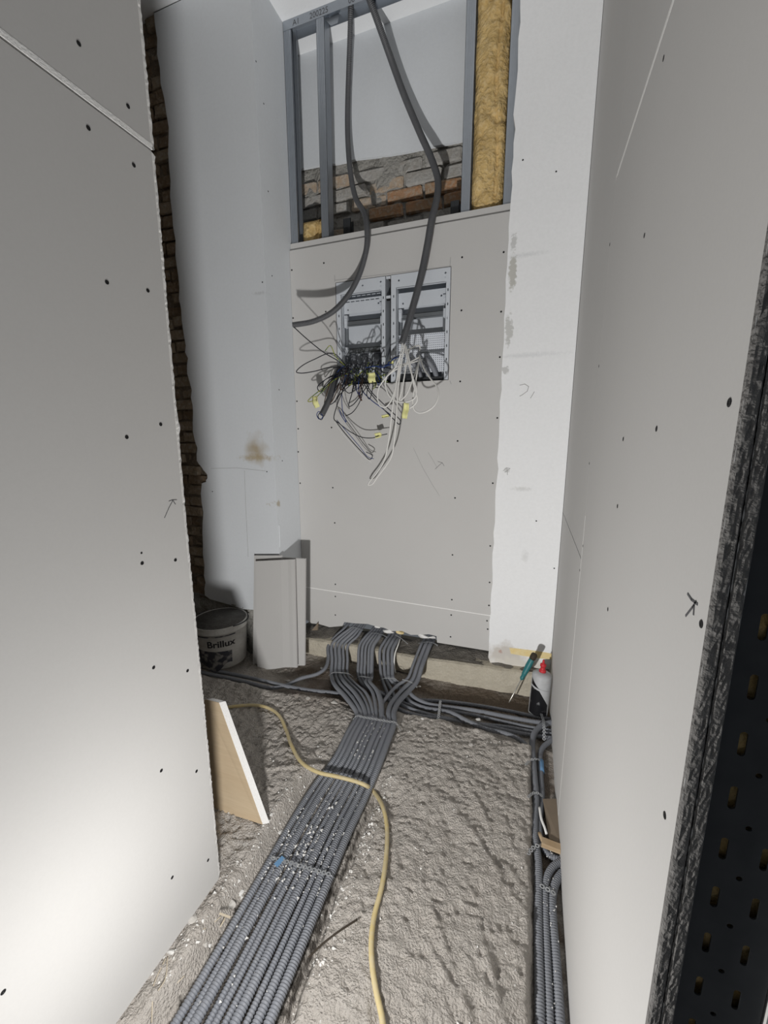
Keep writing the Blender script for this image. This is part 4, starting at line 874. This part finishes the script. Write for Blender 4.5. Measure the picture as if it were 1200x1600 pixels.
# ------------------------------------------------------------------ yellow cable
yc = [(602, 1640), (597, 1590), (589, 1555), (583, 1520), (580, 1480), (584, 1435), (597, 1383), (604, 1330), (604, 1288), (597, 1258), (582, 1235)]
P = []
for q in yc:
    g = at(*q, Z=0.0); z = max(hz(g[0]+i_*.015, g[1]+j_*.015) for i_ in (-1, 0, 1) for j_ in (-1, 0, 1))+.007; P.append(at(*q, Z=z))
P += [at(571, 1227, Z=.022), at(556, 1221, Z=.028), at(525, 1213, Z=.03), at(498, 1207, Z=.025)]
for q in [(472, 1192), (456, 1166), (446, 1138), (436, 1118), (421, 1107), (400, 1102), (372, 1103), (345, 1107), (310, 1115)]:
    g = at(*q, Z=0.0); P.append(at(*q, Z=max(hz(g[0]+i_*.015, g[1]+j_*.015) for i_ in (-1, 0, 1) for j_ in (-1, 0, 1))+.007))
o = tube('extension_cable', P, .0082, M['ycable'], sides=12); tag(o, 'yellow cable snaking across the floor over the conduit bundle', 'cable')

# ------------------------------------------------------------------ leaning boards, bucket, bottle, screwdriver
def lean(c4, t, name, label, m, grp, edge=None, paper=True):
    """board from its four front corners (bl, br, tr, tl), thickness t behind"""
    c4 = [np.array(q, float) for q in c4]; n = np.cross(c4[1]-c4[0], c4[3]-c4[0]); n /= np.linalg.norm(n)
    v = c4+[q-n*t for q in c4]
    o = MB().add(v, [(0, 1, 2, 3), (7, 6, 5, 4), (0, 4, 5, 1), (1, 5, 6, 2), (2, 6, 7, 3), (3, 7, 4, 0)]).build(name, m)
    return tag(o, label, 'board', grp), n
def leanboard(px, yb, yt, zb, label, grp='plasterboard offcuts by the reveal', t=.0125, wave=False):
    bl, br, tr2, tl = px
    P0, P1 = at(*bl, Y=yb), at(*br, Y=yb); P3, P2 = at(*tl, Y=yt), at(*tr2, Y=yt)
    n = 12; v = []; f = []; nn = np.cross(P1-P0, P3-P0); nn /= np.linalg.norm(nn)
    for i in range(n+1):
        s = i/n; a = P0*(1-s)+P1*s; c = P3*(1-s)+P2*s
        if wave: a = a+np.array([0, 0, .012*sstep(.35, .75, s)*(1-.3*sstep(.75, 1, s))])
        g = -.003*math.exp(-((s-.80)/.05)**2) if wave else 0
        for q in (a, c): v.append(q+nn*g)
        for q in (a, c): v.append(q-nn*t)
    for i in range(n):
        k = i*4; f += [(k, k+4, k+5, k+1), (k+2, k+3, k+7, k+6), (k, k+2, k+6, k+4), (k+1, k+5, k+7, k+3)]
    f += [(0, 1, 3, 2), (n*4, n*4+2, n*4+3, n*4+1)]
    o = MB().add(v, f).build('plasterboard_offcut', M['board']); return tag(o, label, 'offcut', grp)
lb = leanboard([(402, 1046), (464, 1045), (460, 874), (399, 877)], 2.12, 2.19, -.08, 'front tall grey plasterboard offcut leaning by the reveal', wave=True)
leanboard([(440, 1040), (476, 1040), (477, 873), (440, 871)], 2.175, 2.235, -.08, 'plasterboard offcut leaning behind the front one, showing on its right')
leanboard([(395, 1038), (440, 1036), (440, 868), (397, 868)], 2.145, 2.225, -.08, 'plasterboard offcut at the back of the leaning stack, showing on the left')
# triangular tan offcut
V0 = [(-1.45, 1.085, -.01), (-.907, 1.10, 0.004), at(342, 1098, Y=1.165), at(322, 1093, Y=1.165), (-1.5, 1.165, .30)]
nn = np.cross(np.array(V0[1])-np.array(V0[0]), np.array(V0[2])-np.array(V0[0])); nn /= np.linalg.norm(nn)
V0 = [np.array(q) for q in V0]; n = 5
bk = [q-nn*.0125 for q in V0]
oc = tag(empty('tan_offcut', (-1.2, 1.1, 0)), 'slanting plasterboard offcut with tan face and white cut edge behind the left wall', 'offcut')
MB().add(V0+[q-nn*.001 for q in V0], [(0, 1, 2, 3, 4), (9, 8, 7, 6, 5)]+[(i, (i+1) % 5, (i+1) % 5+5, i+5) for i in range(5)][:0]+[(i, i+5, (i+1) % 5+5, (i+1) % 5) for i in range(5)]).build('paper_face', M['tan'], oc)
# gypsum core, bevelled so the white cut edge shows beside the face
ctr = np.mean(V0, 0); side = np.array([.024, 0, .006])
core = [q-nn*.001 for q in V0]; back = [q-nn*.0125+(side if i in (1, 2, 3) else 0) for i, q in enumerate(V0)]
rg = np.random.default_rng(4); v = core+back; f = [(0, 1, 2, 3, 4), (9, 8, 7, 6, 5)]+[(i, i+5, (i+1) % 5+5, (i+1) % 5) for i in range(5)]
MB().add(v, f).build('gypsum_core', M['gypsum'], oc)['label'] = 'white gypsum core with slanting cut edge'
# bucket
BZ = -.028; bc = Vector((at(348, 1008, Z=.08)[0], at(348, 1008, Z=.08)[1], BZ)); bc = Vector((-1.955, 2.075, BZ))
bk = tag(empty('bucket', bc), 'dirty white plastic paint bucket with dark residue inside, behind the left wall', 'bucket')
HB, RB, RT_ = .302, .156, .180
MB().lathe([(RB-.012, 0), (RB, .008), (RB+(RT_-RB)*.5, HB*.5), (RT_-.004, HB-.045), (RT_+.001, HB-.043), (RT_+.001, HB-.035), (RT_-.002, HB-.033), (RT_, HB-.004), (RT_-.002, HB), (RT_-.008, HB-.002)], bc, n=48).build('shell', M['bucket'], bk, smooth=True)
bpy.data.objects['shell'].data.polygons
me = bpy.data.objects['shell'].data
bm = bmesh.new(); bm.from_mesh(me); top = [f for f in bm.faces if len(f.verts) > 4 and f.calc_center_median().z > HB*.5]; bmesh.ops.delete(bm, geom=top, context='FACES_ONLY'); bm.to_mesh(me); bm.free()
MB().lathe([(RT_-.006, HB-.002), (RT_-.010, HB-.04), (RB-.008, .03), (RB-.03, .02), (.01, .024)], bc, n=48).build('lining', M['bucket_in'], bk, smooth=True)['label'] = 'dark caked residue inside'
P = []
for i in range(15):
    a = math.radians(-22+i*200/14); P.append((bc.x+math.cos(a)*(RT_+.006), bc.y+math.sin(a)*(RT_+.006), bc.z+HB+.002-.02*math.sin(math.pi*i/14)))
tube('handle', P, .004, M['darksteel'], bk)
def wrap_on(me, ang0, z0, rad, parent, name, m, sx=1.0):
    for v in me.vertices:
        a = ang0+v.co.x*sx/rad; r = RB+(RT_-RB)*((z0+v.co.y)/HB)+.0008; v.co = Vector((r*math.cos(a), r*math.sin(a), z0+v.co.y))
    o = link(name, me, m, parent); o.matrix_parent_inverse = Matrix.Identity(4); return o
camang = math.atan2(-bc.y, -bc.x)
tm = text_mesh('Brillux', .064, .0016)
bm = bmesh.new(); bm.from_mesh(tm); bmesh.ops.triangulate(bm, faces=bm.faces[:]); bmesh.ops.subdivide_edges(bm, edges=[e for e in bm.edges if e.calc_length() > .012], cuts=2); bm.to_mesh(tm); bm.free()
wrap_on(tm, camang-.56, .172, RB, bk, 'printed_name', M['dkprint'], .98)
def wrap_patch(outline, name, m, ang0, z0):
    b = MB(); nx = 20
    v = []; f = []
    for i in range(nx+1):
        t = i/nx; x = outline[0]+(outline[1]-outline[0])*t; lo, hi = outline[2](t), outline[3](t)
        for j in range(6): v.append((x, lo+(hi-lo)*j/5, 0))
    f = [(i*6+j, (i+1)*6+j, (i+1)*6+j+1, i*6+j+1) for i in range(nx) for j in range(5)]
    me = b.add(v, f).mesh(name); return wrap_on(me, ang0, z0, RB, bk, name, m)
wrap_patch((-.14, .075, lambda t: .0+.02*math.sin(t*9)+.055*max(0, t-.55), lambda t: .138-.015*t), 'smeared_label', M['dkblue'], camang-.12, .012)
wrap_patch((-.14, .10, lambda t: 0, lambda t: .008), 'print_bar', M['dkblue'], camang-.12, .243)
# sealant bottle
q = at(838, 1108, Z=-.075); bb = Vector((.122, 2.27, -.085)); ax = Vector((.035, .05, 1)).normalized()
bo = tag(empty('sealant_bottle', bb), 'grey bottle with black label and red cap standing in the corner by the right wall', 'bottle')
MB().lathe([(.044, 0), (.052, .006), (.053, .02), (.053, .250), (.051, .258), (.040, .266), (.018, .272)], bb, ax, 32).build('body', M['bottle'], bo, smooth=True)
MB().lathe([(.019, .270), (.019, .283), (.013, .287), (.012, .305), (.017, .306), (.016, .318), (.007, .322), (.006, .338), (.002, .346)], bb, ax, 20).build('cap', M['red'], bo, smooth=True)['label'] = 'red screw cap with nozzle'
def bl_patch(name, pts, m):
    z = ax; x = Vector((1, 0, 0)); x = (x-z*x.dot(z)).normalized(); y = z.cross(x); b = MB(); v = []; f = []
    a0 = math.atan2(-1, -.05); nx = 16
    for i in range(nx+1):
        t = i/nx; an = a0-1.15+t*2.1; lo, hi = pts(t)
        for j in range(5): h = lo+(hi-lo)*j/4; v.append(bb+z*h+x*(math.cos(an)*.0537)+y*(math.sin(an)*.0537))
    f = [(i*5+j, (i+1)*5+j, (i+1)*5+j+1, i*5+j+1) for i in range(nx) for j in range(4)]
    b.add(v, f).build(name, m, bo, smooth=True)
bl_patch('label_print', lambda t: (.028, .188-.02*t if t < .5 else .178-.17*(t-.5)), M['blabel'])
bl_patch('label_corner', lambda t: (.200-.02*t, max(.201-.02*t, .238-.10*t)), M['blabel'])
# screwdriver
tip = np.array(at(795, 1098, Y=2.26)); top_ = np.array(at(836, 1021, Y=2.34)); dv = top_-tip; Ls = np.linalg.norm(dv); dv /= Ls
sd_ = tag(empty('screwdriver', tip), 'teal-handled screwdriver leaning against the grey bottle', 'screwdriver')
MB().lathe([(.0022, 0), (.0035, .012), (.0035, Ls*.55)], tip, dv, 12).build('shaft', M['steel'], sd_, smooth=True)
MB().lathe([(.006, Ls*.47), (.012, Ls*.50), (.0105, Ls*.54), (.0145, Ls*.60), (.0175, Ls*.75), (.0165, Ls*.86), (.015, Ls*.9)], tip, dv, 14).build('grip', M['teal'], sd_, smooth=False)
MB().lathe([(.0162, Ls*.88), (.018, Ls*.92), (.0175, Ls*.98), (.012, Ls*1.0)], tip, dv, 14).build('end_cap', M['cork'], sd_, smooth=True)

# ------------------------------------------------------------------ scraps on the floor
b = MB(); q = [at(848, 1248, Z=-.02), at(869, 1248, Z=-.02), at(876, 1318, Z=-.005), at(858, 1310, Z=-.012)]
v = [np.array(p) for p in q]; MB().add(v+[p-np.array([0, 0, .003]) for p in v], [(0, 1, 2, 3), (7, 6, 5, 4), (0, 4, 5, 1), (1, 5, 6, 2), (2, 6, 7, 3), (3, 7, 4, 0)]).build('cardboard_scrap', M['cardboard'])
tag(bpy.data.objects['cardboard_scrap'], 'brown cardboard scrap between the conduits and the right wall', 'cardboard')
o = tube('plaster_sliver', [at(843, 1262, Z=-.012), at(846, 1280, Z=-.008), at(851, 1293, Z=-.006), at(854, 1303, Z=-.006)], .005, M['gypsum']); tag(o, 'white curved plaster sliver on the cardboard scrap', 'sliver')
pa, pb = np.array(at(848, 1316, Z=-.004)), np.array(at(874, 1326, Z=-.004)); d = Vector(pb-pa).normalized()
MB().obox((pa+pb)/2, d, d.cross(Vector((0, 0, 1))), Vector((0, 0, 1)), .033, .013, .010).build('wooden_peg', M['wood']); tag(bpy.data.objects['wooden_peg'], 'short wooden peg lying against the right wall', 'wood')
o = tube('wood_splinter', [at(843, 1302, Z=-.01), at(847, 1312, Z=-.006), at(850, 1318, Z=-.004)], .007, M['wood']); tag(o, 'small wood splinter beside the peg', 'splinter')
o = tube('crack_shadow', [at(482, 1496, Z=-.012), at(505, 1474, Z=-.006), at(530, 1455, Z=.003), at(558, 1437, Z=.004)], .0028, M['cork']); tag(o, 'thin dark line standing in for a shadowed crack in the screed right of the bundle', 'crack_shadow')  # dark rod put in place of a shadowed crack
SL = [[(259, 1497), (240, 1540), (238, 1570), (237, 1598)], [(345, 1432), (330, 1445), (318, 1452)], [(352, 1436), (343, 1450), (352, 1433)], [(288, 1525), (268, 1545), (255, 1562)], [(262, 1495), (258, 1530), (247, 1548)]]
for i, l in enumerate(SL):
    P = []
    for q_ in l: g = at(*q_, Z=0); P.append(at(*q_, Z=max(-.03, hz(g[0], g[1]))+.006))
    o = tube('straw', P, .0014, M['straw'], sides=5); tag(o, ['long pale straw lowest on the bank below the left wall', 'pale straw high on the bank at the wood chip', 'short bent straw touching the wood chip', 'pale straw crossing the middle of the bank', 'pale straw hanging beside the white lump on the bank'][i], 'straw', 'straws on the bank')
pa, pb = np.array(at(342, 1427, Z=.015)), np.array(at(361, 1434, Z=.015)); d = Vector(pb-pa).normalized(); MB().obox((pa+pb)/2, d, d.cross(Vector((0, 0, 1))), Vector((0, 0, 1)), .02, .0025, .0015).build('wood_chip', M['straw']); tag(bpy.data.objects['wood_chip'], 'small pale wood chip at the edge of the bundle', 'chip')
pa = np.array(at(437, 1346, Z=-.012)); MB().obox(pa, Vector((.3, 1, 0)).normalized(), Vector((1, -.3, 0)).normalized(), Vector((0, 0, 1)), .018, .009, .0015).build('blue_chip', M['tape_b']); tag(bpy.data.objects['blue_chip'], 'small blue plastic chip at the steel band on the bundle', 'chip')
ST = [((522, 1094), .035, 'pale stone beside the far end of the bundle'), ((540, 1121), .022, 'small stone at the far steel band'), ((503, 1043), .02, 'white stone in the dark hole left of the first conduit group'), ((748, 1125), .022, 'white plaster chip on the sill conduits'), ((375, 1375), .02, 'white plaster lump near the board foot'),
      ((438, 1280), .02, 'white plaster lump below the tan offcut'), ((384, 1318), .018, 'pale bluish lump below the tan offcut'), ((268, 1490), .02, 'white lump under the left wall sheet'), ((300, 1440), .035, 'flat grey mortar piece under the left wall sheet'), ((360, 1395), .03, 'grey mortar lump at the corner of the left wall sheet'),
      ((660, 1122), .016, 'small white crumb by the sill trench'), ((735, 1165), .018, 'brown stone on the screed before the sill trench'), ((480, 1090), .025, 'grey rubble piece left of the bundle'), ((450, 1062), .03, 'brown earth clod in front of the leaning boards'), ((497, 1165), .014, 'white crumb on the screed left of the bundle'), ((775, 1162), .02, 'pale stone near the trench corner'),
      ((655, 1068), .022, 'earth clod beside the rightmost conduit group'), ((870, 1085), .02, 'earth clod beside the bottle'), ((320, 1460), .02, 'grey lump on the bank below the left wall'), ((590, 1228), .02, 'pale lump at the dip of the bundle')]
for i, (q_, s, lab) in enumerate(ST):
    g = at(*q_, Z=0); z = hz(g[0], g[1])
    if g[1] > 1.95: g = at(*q_, Z=-.06); z = hz(g[0], g[1])
    if i == 3: g = at(*q_, Z=-.03); z = -.03
    s *= .8; o = lump('rubble', (g[0], g[1], z+s*.12), (s, s*.75, s*.42), M['stone'] if i not in (2, 3, 4, 5, 7, 10, 14) else M['crumb'], None, 100+i); tag(o, lab, 'rubble', 'rubble pieces')
def crumbs():
    v = []; f = []; r = np.random.default_rng(21)
    tet = np.array([(1, 0, -.5), (-.6, .8, -.4), (-.5, -.9, -.5), (.1, .05, .7), (.5, .6, .3)]); tf = [(0, 2, 1), (0, 1, 4), (1, 2, 3), (1, 3, 4), (0, 4, 3), (0, 3, 2)]
    def put(p, s):
        a = r.uniform(0, 6.28); R = np.array([[math.cos(a), -math.sin(a), 0], [math.sin(a), math.cos(a), 0], [0, 0, 1]]); k = len(v)
        for q in (tet*r.uniform(.6, 1.2, (5, 3)))@R.T*s: v.append(tuple(p+q))
        f.extend([tuple(i+k for i in q) for q in tf])
    gaps = [(XC[i]+XC[i+1])/2 for i in range(9)]
    for _ in range(300):
        y = r.choice([r.uniform(.95, 1.42), r.normal(1.07, .07), r.uniform(.6, 1.0)], p=[.55, .40, .05]); x = r.choice(gaps)+r.normal()*.004-.025*float(sstep(.6, 1.25, np.array(y)))
        put(np.array([x, y, -.030+r.uniform(0, .006)]), r.choice([.003, .0045, .007], p=[.5, .38, .12]))
    for _ in range(70):
        y = r.uniform(1.5, 1.82); i = r.integers(3, 8); x = -.690+((XC[i]+XC[i+1])/2+.685)*.9
        put(np.array([x, y, .036+r.uniform(0, .004)]), r.choice([.003, .005]))
    for _ in range(300):
        y = r.uniform(.6, 1.5); x = r.choice([-.885+r.normal()*.02, -.535+abs(r.normal())*.035], p=[.45, .55]); put(np.array([x, y, hz(x, y)+.002]), r.choice([.003, .005, .008], p=[.5, .38, .12]))
    for _ in range(260):
        x = r.uniform(-1.4, .1); y = r.uniform(.8, 1.9); put(np.array([x, y, hz(x, y)+.001]), r.choice([.0025, .004, .006], p=[.6, .3, .1]))
    for _ in range(28):
        y = r.uniform(.7, 1.4); put(np.array([.15+r.normal()*.01, y, -.024]), .003)
    o = MB().add(v, f).build('plaster_crumbs', M['crumb']); tag(o, 'white plaster crumbs scattered over the conduits and screed', 'crumbs', kind='stuff')
crumbs()
